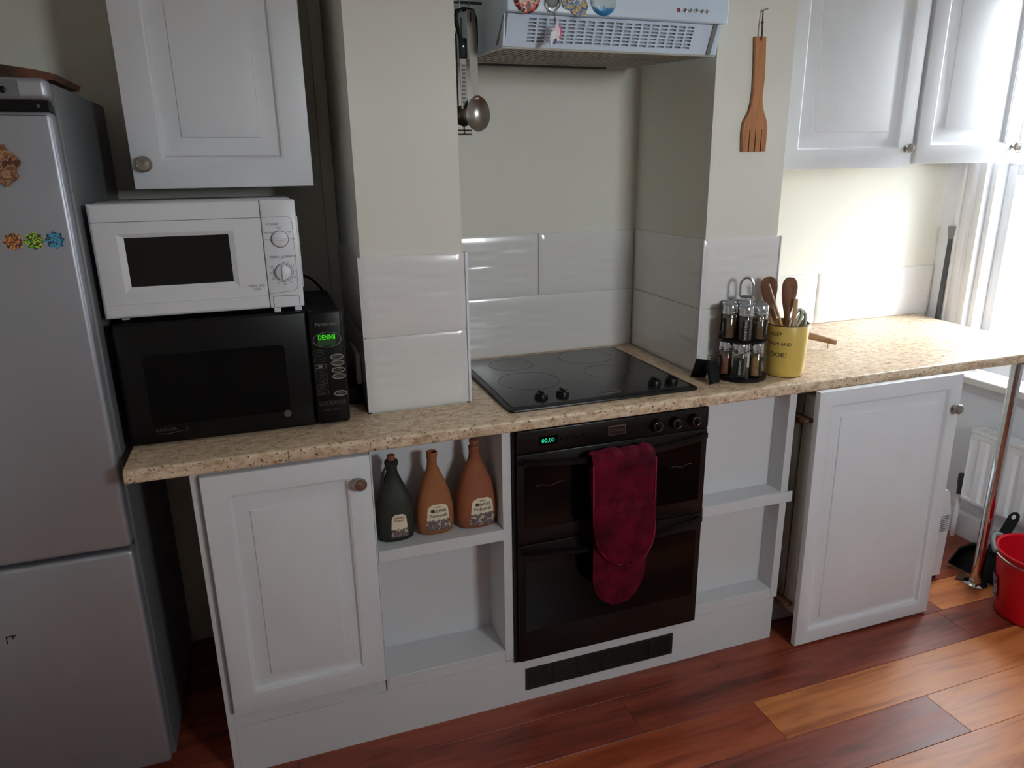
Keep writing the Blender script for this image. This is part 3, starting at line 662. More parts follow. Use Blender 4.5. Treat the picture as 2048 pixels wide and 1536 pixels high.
# ---- black microwave
t = thing('microwave', 'larger black microwave with a green display standing on the worktop', 'microwave', (-0.65, 0.30, ZW))
BX0, BX1, BZ0, BZ1 = -0.905, -0.396, ZW+0.004, 1.197
obj('casing', MB().box(BX0+0.006, BX1-0.004, 0.132, 0.46, BZ0, BZ1-0.003, 0.008), M['blackm'], t, 30)
dr = MB().box(BX0, -0.482, 0.110, 0.1315, BZ0, BZ1, 0.007, 3); dr = obj('door', dr, M['black'], t, 40)
obj('window', MB().plate_y(rrect(-0.852, -0.540, 0.950, 1.120, 0.012), 0.1085, 0.1105), M['blackg'], dr, 30)
obj('lettering', MB().text('INVERTER', 0.0105, front(-0.848, 0.1094, 0.938), 'LEFT'), M['printd'], dr, 0)
obj('swoosh', MB().tube([(-0.845+0.064*i/10, 0.1096, 0.9305-0.002*math.sin(i*0.5)) for i in range(11)]+[(-0.777, 0.1096, 0.936), (-0.782, 0.1096, 0.940)], 0.0007, 5), M['printd'], dr)
obj('sticker', MB().plate_y(circle(-0.548, 0.945, 0.009, 14), 0.1080, 0.1084), M['printd'], dr, 0)
pn = MB().box(-0.479, BX1, 0.106, 0.1315, BZ0, BZ1, 0.010, 3); pn = obj('control_panel', pn, M['black'], t, 40)
YP = 0.1056
def ellring(cx, cz, rx, rz, wd, n=32):
    return MB().ring_skin([[(cx+(rx-q)*math.cos(2*PI*i/n), YP, cz+(rz-q)*math.sin(2*PI*i/n)) for i in range(n)] for q in (wd, 0)], False, False)
obj('brand_lettering', MB().text('Panasonic', 0.0135, front(-0.437, YP, 1.163), 'CENTER'), M['printl'], pn, 0)
obj('display_surround', ellring(-0.4375, 1.1235, 0.034, 0.0195, 0.0012), M['printl'], pn, 0)
ds = obj('display', MB().box(-0.4605, -0.4165, YP-0.0006, YP+0.002, 1.1085, 1.1375), M['glow_bg'], pn, 0)
obj('display_text', MB().text('DENNII', 0.0175, lambda a, b_: (-0.4385+a*0.72, YP-0.0010, 1.1295+b_), 'CENTER'), M['glow_g'], ds, 0)
def ovalbtn(cx, cz, rx, rz, wd, m, txt=None):
    k = obj('button', ellring(cx, cz, rx, rz, wd), M[m], pn, 0)
    obj('button_text', MB().text(txt or 'MIN', 0.0062, front(cx, YP, cz), 'CENTER'), M[m], k, 0)
ovalbtn(-0.4605, 1.0925, 0.0145, 0.0072, 0.0010, 'printd', '10 MIN'); ovalbtn(-0.4595, 1.0755, 0.0145, 0.0072, 0.0010, 'printd', '1 MIN')
for i, (z, s) in enumerate(((1.0785, 'DEFROST'), (1.0625, 'REHEAT'), (1.0445, 'AUTO'), (1.028, 'CHAOS'), (0.9835, 'START'))):
    ovalbtn(-0.4175+0.0004*i, z, 0.0168, 0.0076, 0.0032, 'printl', s)
for i in range(6):
    z = 1.0570-0.0136*i; x = -0.4590+0.0002*i
    k = MB().ring_skin([[(x-0.0135+q, YP, z-0.0052+q), (x+0.0135-q, YP, z-0.0052+q), (x+0.0135-q, YP, z+0.0052-q), (x-0.0135+q, YP, z+0.0052-q)] for q in (0.0009, 0)], False, False)
    k = obj('button', k, M['printl' if i == 0 else 'printd'], pn, 0)
    if i == 0: obj('button_lamp', MB().plate_y(circle(x, z, 0.006, 16, 0.5), YP-0.0008, YP+0.001), M['printl'], k, 0)
    else: obj('button_text', MB().text('LEVEL', 0.0055, front(x, YP, z)), M['printd'], k, 0)
for i, s in enumerate(('g', 'lb', 'AUTO', 'UP', 'DN')):
    x = -0.464+0.0135*i
    k = MB().ring_skin([[(x-0.0055+q, YP, 0.955+q), (x+0.0055-q, YP, 0.955+q), (x+0.0055-q, YP, 0.966-q), (x-0.0055+q, YP, 0.966-q)] for q in (0.0007, 0)], False, False)
    k = obj('button', k, M['printd'], pn, 0); obj('button_text', MB().text(s, 0.0045, front(x, YP, 0.9605)), M['printl'], k, 0)
obj('lettering', MB().text('TIMER  CLOCK', 0.0062, front(-0.440, YP, 0.943)), M['printd'], pn, 0)
for x in (-0.86, -0.44):
    for y in (0.16, 0.42): obj('foot', MB().lathe([(0.016, 0), (0.014, 0.006)], (x, y, ZW), (0, 0, 1), 14), M['blackm'], t)

# ---- white microwave on top
t = thing('microwave', 'smaller white microwave with two dials stacked on the black one', 'microwave', (-0.70, 0.30, BZ1))
WX0, WX1, WZ0, WZ1 = -0.914, -0.482, 1.208, 1.459
obj('casing', MB().box(WX0+0.005, WX1-0.004, 0.142, 0.43, WZ0, WZ1+0.001, 0.006), M['whiteap'], t, 30)
obj('side_vent', MB().box(WX1-0.0035, WX1+0.006, 0.18, 0.40, 1.245, 1.42, 0.004), M['whiteap'], t, 30)
XD = -0.5615
yF = 0.120
# door with a recessed window
dm = MB(); z_ = lambda v: v
wx0, wx1, wz0, wz1 = -0.850, -0.636, 1.2775, 1.3845
def rr_(x0, x1, z0, z1, y): return [(x0, y, z0), (x1, y, z0), (x1, y, z1), (x0, y, z1)]
dm.ring_skin([rr_(WX0, XD, WZ0, WZ1, 0.141), rr_(WX0, XD, WZ0, WZ1, yF+0.006), rr_(WX0+0.002, XD-0.0005, WZ0+0.002, WZ1-0.002, yF+0.002), rr_(WX0+0.006, XD-0.001, WZ0+0.006, WZ1-0.006, yF),
              rr_(wx0-0.014, wx1+0.013, wz0-0.013, wz1+0.010, yF), rr_(wx0-0.011, wx1+0.010, wz0-0.010, wz1+0.007, yF+0.0015), rr_(wx0, wx1, wz0, wz1, yF+0.007)], True, False)
dw = obj('door', dm, M['whiteap'], t, 25)
obj('window', MB().box(wx0-0.001, wx1+0.001, yF+0.0065, yF+0.0085, wz0-0.001, wz1+0.001), mat('black door mesh', (10, 10, 11), 0.25), dw, 0)
obj('seam', MB().box(WX0+0.001, XD-0.001, yF-0.0004, yF+0.0006, 1.4195, 1.4207), M['print_'], dw, 0)
obj('ridge', MB().box(WX0+0.004, XD-0.001, yF-0.0012, yF+0.0006, 1.2390, 1.2420, 0.0006, 1), M['whiteap'], dw, 30)
obj('mark', MB().text('GR\u00f8  ISO', 0.0090, front(-0.5855, yF-0.0004, 1.2640)).text('2450', 0.0080, front(-0.5855, yF-0.0004, 1.2560)), M['print_'], dw, 0)
pm = MB().box(XD+0.001, WX1, yF, 0.141, WZ0, WZ1, 0.004, 2); pw = obj('control_panel', pm, M['whiteap'], t, 30)
obj('panel_outline', MB().tube([(XD+0.002, yF-0.0002, 1.4200), (-0.503, yF-0.0002, 1.4215), (-0.495, yF-0.0002, 1.417), (-0.4925, yF-0.0002, 1.408), (-0.4925, yF-0.0002, 1.262), (-0.495, yF-0.0002, 1.252), (-0.503, yF-0.0002, 1.247), (XD+0.002, yF-0.0002, 1.2435)], 0.0007, 5), mat('pale grey seam', (170, 172, 180), 0.5), pw)
kx = -0.5235
for z, ang, lb in ((1.3700, 90, 'up'), (1.2925, 0, 'down')):
    k = obj('dial', MB().lathe([(0.0185, 0), (0.0185, 0.004), (0.0168, 0.009), (0.0150, 0.0105), (0.0005, 0.0112)], (kx, yF, z), (0, -1, 0), 32), M['whiteap'], pw, 40)
    g = MB(); rings = []
    for u in [-1, -0.9, -0.6, 0, 0.6, 0.9, 1]:
        hw = 0.0042*math.sqrt(max(0.02, 1-u*u*0.9)); rings.append([(kx-hw, yF-0.0098, z+0.0165*u), (kx-hw*0.6, yF-0.0165, z+0.0160*u), (kx+hw*0.6, yF-0.0165, z+0.0160*u), (kx+hw, yF-0.0098, z+0.0165*u)])
    g.ring_skin(rings)
    if ang: g.rot(PI/2, 'Y', (kx, yF, z))
    obj('dial_grip', g, M['whiteap'], k, 50)
    n = 40; obj('dial_ring', MB().ring_skin([[(kx+q*math.cos(2*PI*i/n), yF-0.0004, z+q*math.sin(2*PI*i/n)) for i in range(n)] for q in (0.0188, 0.0200)], False, False), M['print_'], k, 0)
n = 30
obj('dial_scale', MB().ring_skin([[(kx+q*math.cos(math.radians(90-300*i/n)), yF-0.0004, 1.2925+q*math.sin(math.radians(90-300*i/n))) for i in range(n+1)] for q in (0.0225, 0.0236)], False, False, False), M['print_'], pw, 0)
tk = MB()
for i, s in enumerate(('1', '3', '5', '10', '15', '20', '25', '30', '35', 'min')):
    a = math.radians(62-300*i/10); tk.text(s, 0.0058, front(kx+0.0285*math.cos(a), yF-0.0004, 1.2925+0.0285*math.sin(a)))
for s, a in (('low', 180), ('defrost', 145), ('med', 90), ('high', 38), ('max', 0)):
    a = math.radians(a); tk.text(s, 0.0060, front(kx+0.0275*math.cos(a)*1.05, yF-0.0004, 1.3700+0.0265*math.sin(a)))
tk.text('POWER', 0.0080, front(-0.5375, yF-0.0004, 1.4040)); tk.text('TIMER', 0.0075, front(-0.5395, yF-0.0004, 1.3285)); tk.text('DEFROST', 0.0072, front(-0.5040, yF-0.0004, 1.3285)); tk.text('0', 0.009, front(kx+0.0005, yF-0.0004, 1.3265))
obj('dial_markings', tk, M['print_'], pw, 0)
obj('push_button', MB().box(-0.5515, -0.4935, yF-0.0015, yF+0.003, WZ0+0.002, 1.2355, 0.001, 1), M['whiteap'], pw, 30)
obj('button_outline', MB().tube([(-0.5520, yF-0.0004, 1.211), (-0.5520, yF-0.0004, 1.234), (-0.5505, yF-0.0004, 1.2362), (-0.4945, yF-0.0004, 1.2362), (-0.4930, yF-0.0004, 1.234), (-0.4930, yF-0.0004, 1.211)], 0.0006, 5), M['print_'], pw)
for x in (-0.88, -0.545, -0.497):
    for y in (0.135 if x > -0.6 else 0.17, 0.40): obj('foot', MB().box(x-0.008, x+0.008, y-0.008, y+0.008, BZ1+0.0004, WZ0+0.004, 0.001, 1), M['whiteap'], t, 30)
cd = MB().tube([(-0.492, 0.4325, 1.255), (-0.470, 0.445, 1.243), (-0.44, 0.462, 1.226), (-0.415, 0.480, 1.195), (-0.40, 0.500, 1.12), (-0.39, 0.51, 1.02), (-0.375, 0.49, 0.960), (-0.362, 0.44, 0.952)], 0.0036, 8)
obj('power_cord', cd, M['black'], t, 60)

# ---- socket with plug on the return of the pier, behind the black microwave
t = thing('wall_socket', 'white wall socket with a black plug behind the black microwave', 'socket', (-0.343, 0.33, 1.0))
obj('faceplate', MB().box(-0.356, -0.3435, 0.255, 0.400, 0.958, 1.045, 0.002), M['white2'], t, 30)
obj('plug', MB().box(-0.392, -0.3565, 0.300, 0.350, 0.930, 0.985, 0.005), M['black'], t, 30)
obj('plug', MB().box(-0.386, -0.3440, 0.255, 0.320, 0.9015, 0.952, 0.005), M['black'], t, 30)

# ---- cooker hood
HX0, HX1 = 0.035, 0.635
t = thing('cooker_hood', 'white cooker hood with magnets on its front in the chimney niche', 'cooker hood', (0.335, 0.34, 1.80))
def prof_x(b, pts, x0, x1): b.plate_x(pts, x0, x1); return b
side = [(0.118, 1.805), (0.126, 1.800), (0.612, 1.830), (0.612, 1.985), (0.45, 1.985), (0.105, 1.932), (0.105, 1.872)]
for x0, x1 in ((HX0, HX0+0.006), (HX1-0.006, HX1)): obj('side_panel', prof_x(MB(), side, x0, x1), M['hood'], t, 30)
top = MB(); top.plate_x([(0.105, 1.9265), (0.105, 1.932), (0.45, 1.985), (0.612, 1.985), (0.612, 1.9795), (0.452, 1.9795)], HX0+0.006, HX1-0.006); obj('top_panel', top, M['hood'], t, 30)
fa = MB().box(HX0-0.002, HX1+0.002, 0.075, 0.1045, 1.8725, 1.934, 0.004, 3); fascia = obj('fascia', fa, M['hood'], t, 30)
for k in range(5):
    x = 0.506+k*0.0163; bt = obj('button', MB().lathe([(0.0048, 0), (0.0048, 0.005), (0.0030, 0.0068)], (x, 0.0752, 1.8965), (0, -1, 0), 16), M['chrome'], fascia, 40)
obj('indicator_light', MB().lathe([(0.0052, 0), (0.0048, 0.002), (0.002, 0.003)], (0.4885, 0.0752, 1.8962), (0, -1, 0), 16), M['redi'], fascia, 40)
obj('side_slot', MB().plate_x([(0.106, 1.870), (0.112, 1.870), (0.172, 1.812), (0.152, 1.812)], HX0-0.0006, HX0+0.0006), M['grey'], t, 0)
# visor with punched slots
PA, PB = Vector((0, 0.094, 1.871)), Vector((0, 0.124, 1.804))
def visor():
    b = MB(); X0, X1 = HX0+0.024, HX1-0.030
    NX, NZ = 18, 7
    xs = [X0]; sx0, sx1 = 0.096, 0.558; pit = (sx1-sx0)/NX
    for i in range(NX): xs += [sx0+i*pit, sx0+i*pit+pit*0.76]
    xs.append(X1); zs = [0.0]; pz = 0.78/NZ
    for j in range(NZ): zs += [0.10+j*pz, 0.10+j*pz+pz*0.58]
    zs.append(1.0)
    V = [[b.bm.verts.new((x, PA.y+(PB.y-PA.y)*v, PA.z+(PB.z-PA.z)*v)) for x in xs] for v in zs]
    for j in range(len(zs)-1):
        for i in range(len(xs)-1):
            if i % 2 == 1 and j % 2 == 1: continue
            b.bm.faces.new((V[j][i], V[j][i+1], V[j+1][i+1], V[j+1][i]))
    ex = bmesh.ops.extrude_face_region(b.bm, geom=b.bm.faces[:])
    bmesh.ops.translate(b.bm, vec=(0, 0.003, 0.0012), verts=[g for g in ex['geom'] if isinstance(g, bmesh.types.BMVert)])
    return b
obj('visor', visor(), M['hood'], t, 20)
obj('visor_backing', MB().prism([(HX0+0.03, 0), (HX1-0.036, 0), (HX1-0.036, 1), (HX0+0.03, 1)], lambda p: (p[0], PA.y+0.010+(PB.y-PA.y)*p[1], PA.z+(PB.z-PA.z)*p[1]), lambda p: (p[0], PA.y+0.012+(PB.y-PA.y)*p[1], PA.z+(PB.z-PA.z)*p[1])), mat('grey filter cloth', (190, 196, 202), 0.8), t, 0)
for x0, x1, m in ((HX0+0.006, HX0+0.0235, 'hood'), (HX1-0.0175, HX1-0.006, 'hood'), (HX1-0.0295, HX1-0.018, 'grey')):
    obj('visor_bracket', MB().prism([(x0, 0), (x1, 0), (x1, 1), (x0, 1)], lambda p: (p[0], PA.y-0.004+(PB.y-PA.y)*p[1], PA.z+(PB.z-PA.z)*p[1]), lambda p: (p[0], PA.y+0.012+(PB.y-PA.y)*p[1], PA.z+(PB.z-PA.z)*p[1])), M[m], t, 0)
bz = lambda y: 1.800+(y-0.126)*0.030/0.484
bt = MB().prism([(HX0+0.006, 0.13), (HX1-0.006, 0.13), (HX1-0.006, 0.606), (HX0+0.006, 0.606)], lambda p: (p[0], p[1], bz(p[1])+0.007), lambda p: (p[0], p[1], bz(p[1])+0.010))
gr = obj('base_grille', bt, mat('grease filter', (128, 124, 112), 0.7), t, 0)
for i in range(30):
    x = HX0+0.018+i*0.0195
    obj('grille_bar', MB().prism([(x-0.0042, 0.136), (x+0.0042, 0.136), (x+0.0042, 0.540), (x-0.0042, 0.540)], lambda p: (p[0], p[1], bz(p[1])+0.001), lambda p: (p[0], p[1], bz(p[1])+0.0068)), M['hoodg'], gr, 0)
for y0, y1 in ((0.127, 0.137), (0.3, 0.306), (0.540, 0.606)):
    obj('grille_rail', MB().prism([(HX0+0.006, y0), (HX1-0.006, y0), (HX1-0.006, y1), (HX0+0.006, y1)], lambda p: (p[0], p[1], bz(p[1])), lambda p: (p[0], p[1], bz(p[1])+0.0066)), M['hoodg'], gr, 0)
obj('lamp_cover', MB().prism([(0.10, 0.572), (0.535, 0.572), (0.50, 0.602), (0.10, 0.602)], lambda p: (p[0], p[1], bz(p[1])-0.006), lambda p: (p[0], p[1], bz(p[1])-0.0003)), mat('dark green lamp cover', (66, 76, 68), 0.35), t, 0)
YH = 0.0748
m1 = MB().lathe([(0.033, 0), (0.033, 0.002), (0.030, 0.0042), (0.02, 0.0052), (0.0005, 0.0056)], (0.0815, YH, 1.9015), (0, -1, 0), 32)
tag(obj('magnet', m1, M['mag_red'], None, 40, (0.0815, YH, 1.9015)), 'round red and black souvenir magnet, leftmost on the hood', 'magnet', 'souvenir magnets on the hood')
st = [(0.168, 1.912), (0.170, 1.893), (0.176, 1.884), (0.192, 1.880), (0.199, 1.873), (0.209, 1.867), (0.228, 1.8685), (0.233, 1.869), (0.231, 1.878), (0.238, 1.889), (0.234, 1.899), (0.229, 1.908), (0.228, 1.925), (0.205, 1.930), (0.176, 1.926)]
tag(obj('magnet', MB().plate_y(st, YH-0.0045, YH), M['mag_state'], None, 30, (0.2, YH, 1.90)), 'angular blue and yellow souvenir magnet right of the keyring', 'magnet', 'souvenir magnets on the hood')
m3 = MB().lathe([(0.0345, 0), (0.0345, 0.002), (0.0315, 0.0045), (0.02, 0.0055), (0.0005, 0.006)], (0.2795, YH, 1.9070), (0, -1, 0), 32)
tag(obj('magnet', m3, M['mag_blue'], None, 40), 'round blue magnet with a skyline picture, rightmost on the hood', 'magnet', 'souvenir magnets on the hood')
t = thing('keyring', 'steel keyring with a white animal pendant hanging from the hood front', 'keyring', (0.146, 0.065, 1.80))
obj('magnet_base', MB().lathe([(0.019, 0), (0.018, 0.004), (0.012, 0.006)], (0.146, YH, 1.903), (0, -1, 0), 24), M['grey'], t, 40)
obj('ring', MB().tube([(0.1455+0.0165*math.cos(a), 0.0655, 1.8930+0.0180*math.sin(a)) for a in [2*PI*i/32 for i in range(32)]], 0.0020, 8, True), M['chrome'], t, 60)
for k, z in enumerate((1.8705, 1.8635, 1.8565)):
    obj('link', MB().tube([(0.1470+0.0013*k+(0.0026*math.cos(a) if k % 2 == 0 else 0.0004), 0.0655+(0.0 if k % 2 == 0 else 0.0026*math.cos(a)), z+0.0052*math.sin(a)) for a in [2*PI*i/14 for i in range(14)]], 0.0009, 6, True), M['steel'], t, 60)
body = [(0.1525, 1.8545), (0.1575, 1.8450), (0.1625, 1.8440), (0.1665, 1.8340), (0.1650, 1.8220), (0.1600, 1.8140), (0.1530, 1.8080), (0.1470, 1.8030), (0.1440, 1.8040), (0.1405, 1.8010), (0.1375, 1.7990), (0.1370, 1.8080), (0.1355, 1.8160), (0.1380, 1.8260), (0.1435, 1.8330), (0.1405, 1.8405), (0.1450, 1.8385), (0.1485, 1.8390), (0.1500, 1.8460)]
pd = obj('pendant', MB().plate_y(body, 0.0640, 0.0672), M['pend'], t, 30)
obj('mane', MB().plate_y([(0.1580, 1.8450), (0.1630, 1.8440), (0.1670, 1.8330), (0.1652, 1.8215), (0.1605, 1.8145), (0.1590, 1.8190), (0.1620, 1.8260), (0.1625, 1.8350)], 0.0630, 0.0640), M['pend2'], pd, 0)
obj('tail', MB().plate_y([(0.1470, 1.8155), (0.1530, 1.8170), (0.1540, 1.8090), (0.1470, 1.8030), (0.1430, 1.8060)], 0.0630, 0.0640), M['pend3'], pd, 0)

# ---- utensils hanging at the left of the hood
t = thing('utensil_rail', 'dark utensil hook rail fixed on the niche wall left of the hood', 'rail', (-0.069, 0.27, 1.93))
obj('rail', MB().tube([(-0.0685, 0.27, 1.925), (-0.02, 0.27, 1.925), (0.031, 0.27, 1.925)], 0.0035, 8), M['dgrey'], t)
obj('base', MB().lathe([(0.012, 0), (0.012, 0.004)], (-0.0695, 0.27, 1.925), (1, 0, 0), 16), M['dgrey'], t)
for x in (-0.030, -0.004):
    obj('hook', MB().tube([(x, 0.266, 1.929), (x, 0.262, 1.925), (x, 0.262, 1.905), (x, 0.256, 1.899), (x, 0.249, 1.903)], 0.0015, 6), M['steel'], t)
def spoon_bowl(b, cx, y, zt, zb, hw, depth, seg=14):
    rings = []
    for j in range(11):
        u = j/10; z = zt+(zb-zt)*u; w_ = hw*max(0.14, math.sqrt(max(0.0, 1-((u-0.55)/(0.55 if u < 0.55 else 0.455))**2)))
        rf = []; n = 9
        for i in range(n):
            q = -1+2*i/(n-1); rf.append((cx+w_*q, y+depth*(1-q*q)*math.sin(PI*u), z))
        rb = [(p[0], p[1]+0.0016, p[2]) for p in reversed(rf)]
        rings.append(rf+rb)
    b.ring_skin(rings); return b
t = thing('serving_spoon', 'large steel serving spoon hanging frontmost beside the hood', 'spoon', (0.004, 0.245, 1.62))
h = MB(); pts = [(0.0115, 1.905), (0.0125, 1.86), (0.0115, 1.80), (0.0095, 1.74), (0.0085, 1.715), (0.0065, 1.695)]
rg = []
for k, (hw, z) in enumerate(pts):
    cx = -0.006+0.010*k/5; rg.append([(cx-hw, 0.2465, z), (cx+hw, 0.2465, z), (cx+hw*0.9, 0.2500, z), (cx-hw*0.9, 0.2500, z)])
h.ring_skin(rg); obj('handle', h, M['steelm'], t, 30)
obj('slot', MB().box(-0.0085, -0.0045, 0.2458, 0.2466, 1.878, 1.900), M['black'], t, 0)
obj('bowl', spoon_bowl(MB(), 0.0065, 0.244, 1.704, 1.6155, 0.0325, 0.014), M['steel'], t, 60)
t = thing('grater_peeler', 'black-handled serrated steel tool hanging behind the serving spoon', 'utensil', (-0.03, 0.262, 1.68))
fr_ = MB().tube([(-0.024, 0.264, 1.83), (-0.034, 0.264, 1.855), (-0.041, 0.264, 1.885), (-0.038, 0.264, 1.903), (-0.018, 0.264, 1.909), (0.006, 0.264, 1.906), (0.012, 0.264, 1.885), (0.012, 0.264, 1.84), (0.010, 0.264, 1.812)], 0.0055, 8)
obj('handle', fr_, M['blackm'], t, 60)
obj('grip', MB().box(-0.034, -0.014, 0.259, 0.268, 1.793, 1.842, 0.003), M['blackm'], t, 30)
obj('rivet', MB().lathe([(0.0025, 0), (0.002, 0.0012)], (-0.024, 0.2588, 1.822), (0, -1, 0), 10), M['steel'], t)
obj('blade', MB().box(-0.033, -0.015, 0.2615, 0.2635, 1.672, 1.793), M['steelm'], t, 0)
for k in range(11): obj('tooth', MB().box(-0.029, -0.020, 0.2598, 0.2614, 1.676+k*0.0098, 1.6815+k*0.0098), M['dgrey'], t, 0)
t = thing('ladle', 'steel ladle hanging half hidden behind the serving spoon', 'ladle', (-0.03, 0.285, 1.63))
obj('handle', MB().box(-0.041, -0.0335, 0.284, 0.2865, 1.675, 1.90, 0.0008, 1), M['steel'], t, 30)
obj('bowl', spoon_bowl(MB(), -0.022, 0.280, 1.684, 1.630, 0.027, 0.020), M['steel'], t, 60)
t = thing('potato_masher', 'wire potato masher hanging behind the ladle beside the hood', 'masher', (-0.02, 0.315, 1.60))
obj('handle', MB().tube([(-0.012, 0.318, 1.90), (-0.012, 0.318, 1.63)], 0.0028, 8), M['steel'], t)
obj('wire_head', MB().tube([(-0.050, 0.315, 1.622), (0.008, 0.315, 1.622), (0.008, 0.315, 1.612), (-0.050, 0.315, 1.612)], 0.0024, 8).tube([(-0.012, 0.318, 1.63), (-0.012, 0.316, 1.614)], 0.0024, 8), M['steel'], t)

# ---- wooden fork on the right pier
t = thing('wooden_fork', 'large orange wooden fork hanging by a cord on the right pier', 'fork', (0.805, 0.162, 1.56))
L_ = [(0.784, 1.861), (0.787, 1.83), (0.7905, 1.77), (0.7915, 1.72), (0.789, 1.690), (0.784, 1.668), (0.773, 1.648), (0.767, 1.634), (0.765, 1.615), (0.766, 1.59), (0.769, 1.559)]
R_ = [(0.847, 1.559), (0.848, 1.60), (0.847, 1.628), (0.842, 1.645), (0.832, 1.665), (0.825, 1.684), (0.8225, 1.71), (0.825, 1.755), (0.823, 1.80), (0.819, 1.862)]
def tine(a, b_, z): return [(a, 1.559), (a+0.001, z-0.03), (a+0.0015, z), ((a+b_)/2, z+0.003), (b_-0.0015, z), (b_-0.001, z-0.03), (b_, 1.559)]
edge = tine(0.7855, 0.7905, 1.617)+tine(0.8060, 0.8110, 1.617)+tine(0.8265, 0.8315, 1.617)
obj('body', MB().plate_y(L_+edge+R_, 0.1545, 0.1625), M['forkwood'], t, 30)
obj('cord', MB().tube([(0.801, 0.1535, 1.850), (0.8005, 0.1520, 1.866), (0.8015, 0.1545, 1.895), (0.803, 0.157, 1.928)], 0.0013, 6).tube([(0.803, 0.1535, 1.850), (0.8035, 0.1520, 1.866), (0.803, 0.1545, 1.895), (0.804, 0.157, 1.928)], 0.0013, 6), M['leather'], t)
obj('cord_knot', MB().lathe([(0.0008, -0.0042), (0.0036, -0.002), (0.004, 0.001), (0.001, 0.0042)], (0.8023, 0.1545, 1.897), (0, 0, 1), 10), M['leather'], t, 60)
tag(obj('nail', MB().tube([(0.8035, 0.168, 1.9255), (0.8035, 0.155, 1.9265), (0.815, 0.150, 1.931)], 0.0014, 6), M['steel'], None, 60, (0.8035, 0.168, 1.926)), 'bent steel nail holding the wooden fork cord', 'nail')

# ---- three clay bottles
def bottle(name, label, cx, cy, zb, prof, m, stop, group, lab=None, lmat=None, thick=0.64):
    t = thing(name, label, 'bottle', (cx, cy, zb), group)
    def ring(hw, z, n=36):
        hd = min(hw, max(hw*thick, 0.0135)) if hw > 0.0165 else hw; pts = []
        e = 2.6 if hw > 0.03 else 2.0
        for i in range(n):
            a = 2*PI*i/n; ca, sa = math.cos(a), math.sin(a)
            pts.append((cx+hw*math.copysign(abs(ca)**(2/e), ca), cy+hd*math.copysign(abs(sa)**(2/e), sa), z))
        return pts
    obj('body', MB().ring_skin([ring(w_, z) for w_, z in prof], True, True), m, t, 60)
    def hw_at(z):
        for (w0, z0), (w1, z1) in zip(prof[:-1], prof[1:]):
            if z0 <= z <= z1 and z1 > z0: return w0+(w1-w0)*(z-z0)/(z1-z0)
        return prof[-1][0]
    def surf(x, z, off):
        hw = hw_at(z); hd = hw*thick; u = min(0.999, abs(x)/hw); e = 2.6
        return (cx+x, cy-hd*(1-u**e)**(1/e)-off, z)
    if lab:
        x0, z0, z1, wd = lab; nx = 11; nz = 13; b = MB()
        for off in (0.0008,):
            def fn(u, v):
                z = z0+(z1-z0)*v; wv = wd*(1.0-0.22*v) if v < 0.8 else wd*(0.824)*math.sqrt(max(0.05, 1-((v-0.8)/0.2)**2*0.75))
                return surf(x0+wv*(2*u-1), z, off)
            b.grid(nx, nz, fn)
        lb = obj('label', b, lmat, t, 60); return t, surf, lb, lab
    return t, surf, None, None
grp = 'clay bottles on the open shelf'
ZS = 0.5803
pf1 = [(0.041, ZS), (0.047, ZS+0.004), (0.0495, ZS+0.03), (0.0505, 0.655), (0.046, 0.690), (0.037, 0.716), (0.027, 0.738), (0.0185, 0.758), (0.0142, 0.772), (0.0140, 0.785), (0.0175, 0.788), (0.0185, 0.796), (0.0165, 0.801), (0.010, 0.8015)]
pf2 = [(0.040, ZS), (0.0465, ZS+0.004), (0.0505, ZS+0.025), (0.0515, 0.640), (0.0475, 0.672), (0.0405, 0.700), (0.0305, 0.728), (0.0205, 0.752), (0.0150, 0.768), (0.0133, 0.785), (0.0142, 0.803), (0.0150, 0.808), (0.0138, 0.810), (0.0105, 0.8095), (0.0100, 0.795)]
pf3 = [(0.045, ZS), (0.0525, ZS+0.004), (0.0570, ZS+0.03), (0.0575, 0.645), (0.0525, 0.680), (0.0440, 0.710), (0.0330, 0.738), (0.0225, 0.762), (0.0160, 0.778), (0.0138, 0.795), (0.0148, 0.803), (0.0155, 0.808), (0.0135, 0.811), (0.009, 0.811)]
def label_text(lb, surf, x0, lines):
    for s, z, size in lines:
        obj('label_text', MB().text(s, size, lambda a, b_: surf(x0+a, z+b_, 0.0016)), M['ink'], lb, 0)
t1, s1, l1, _ = bottle('clay_bottle', 'dark green stoneware bottle with cork, leftmost of the three on the shelf', -0.308, 0.062, ZS, pf1, M['darkclay'], True, grp, (0.006, 0.594, 0.660, 0.0235), LABELMAT[0])
obj('cork', MB().lathe([(0.0095, 0), (0.0108, 0.012), (0.0105, 0.0135), (0.008, 0.014)], (-0.308, 0.062, 0.8020), (0, 0, 1), 18), M['cork'], t1, 40)
obj('handle_lug', MB().tube([(-0.322, 0.062, 0.785), (-0.330, 0.062, 0.770), (-0.334, 0.062, 0.750), (-0.336, 0.062, 0.730)], 0.0048, 8, rs=[0.003, 0.0042, 0.005, 0.0055]), M['darkclay'], t1, 60)
t2, s2, l2, _ = bottle('clay_bottle', 'ochre clay bottle without a stopper, middle of the three on the shelf', -0.2005, 0.062, ZS, pf2, M['clay'], False, grp, (0.003, 0.594, 0.670, 0.034), LABELMAT[1])
obj('mouth', MB().lathe([(0.0092, 0), (0.0096, 0.0012)], (-0.2005, 0.062, 0.7945), (0, 0, 1), 18), M['void'], t2, 0)
obj('neck_seal', MB().box(-0.190, -0.1865, 0.050, 0.060, 0.772, 0.797, 0.0006, 1), M['paperw'], t2, 30)
t3, s3, l3, _ = bottle('clay_bottle', 'reddish clay bottle with cork, rightmost of the three on the shelf', -0.0845, 0.062, ZS, pf3, M['clay2'], True, grp, (0.009, 0.590, 0.670, 0.036), LABELMAT[2])
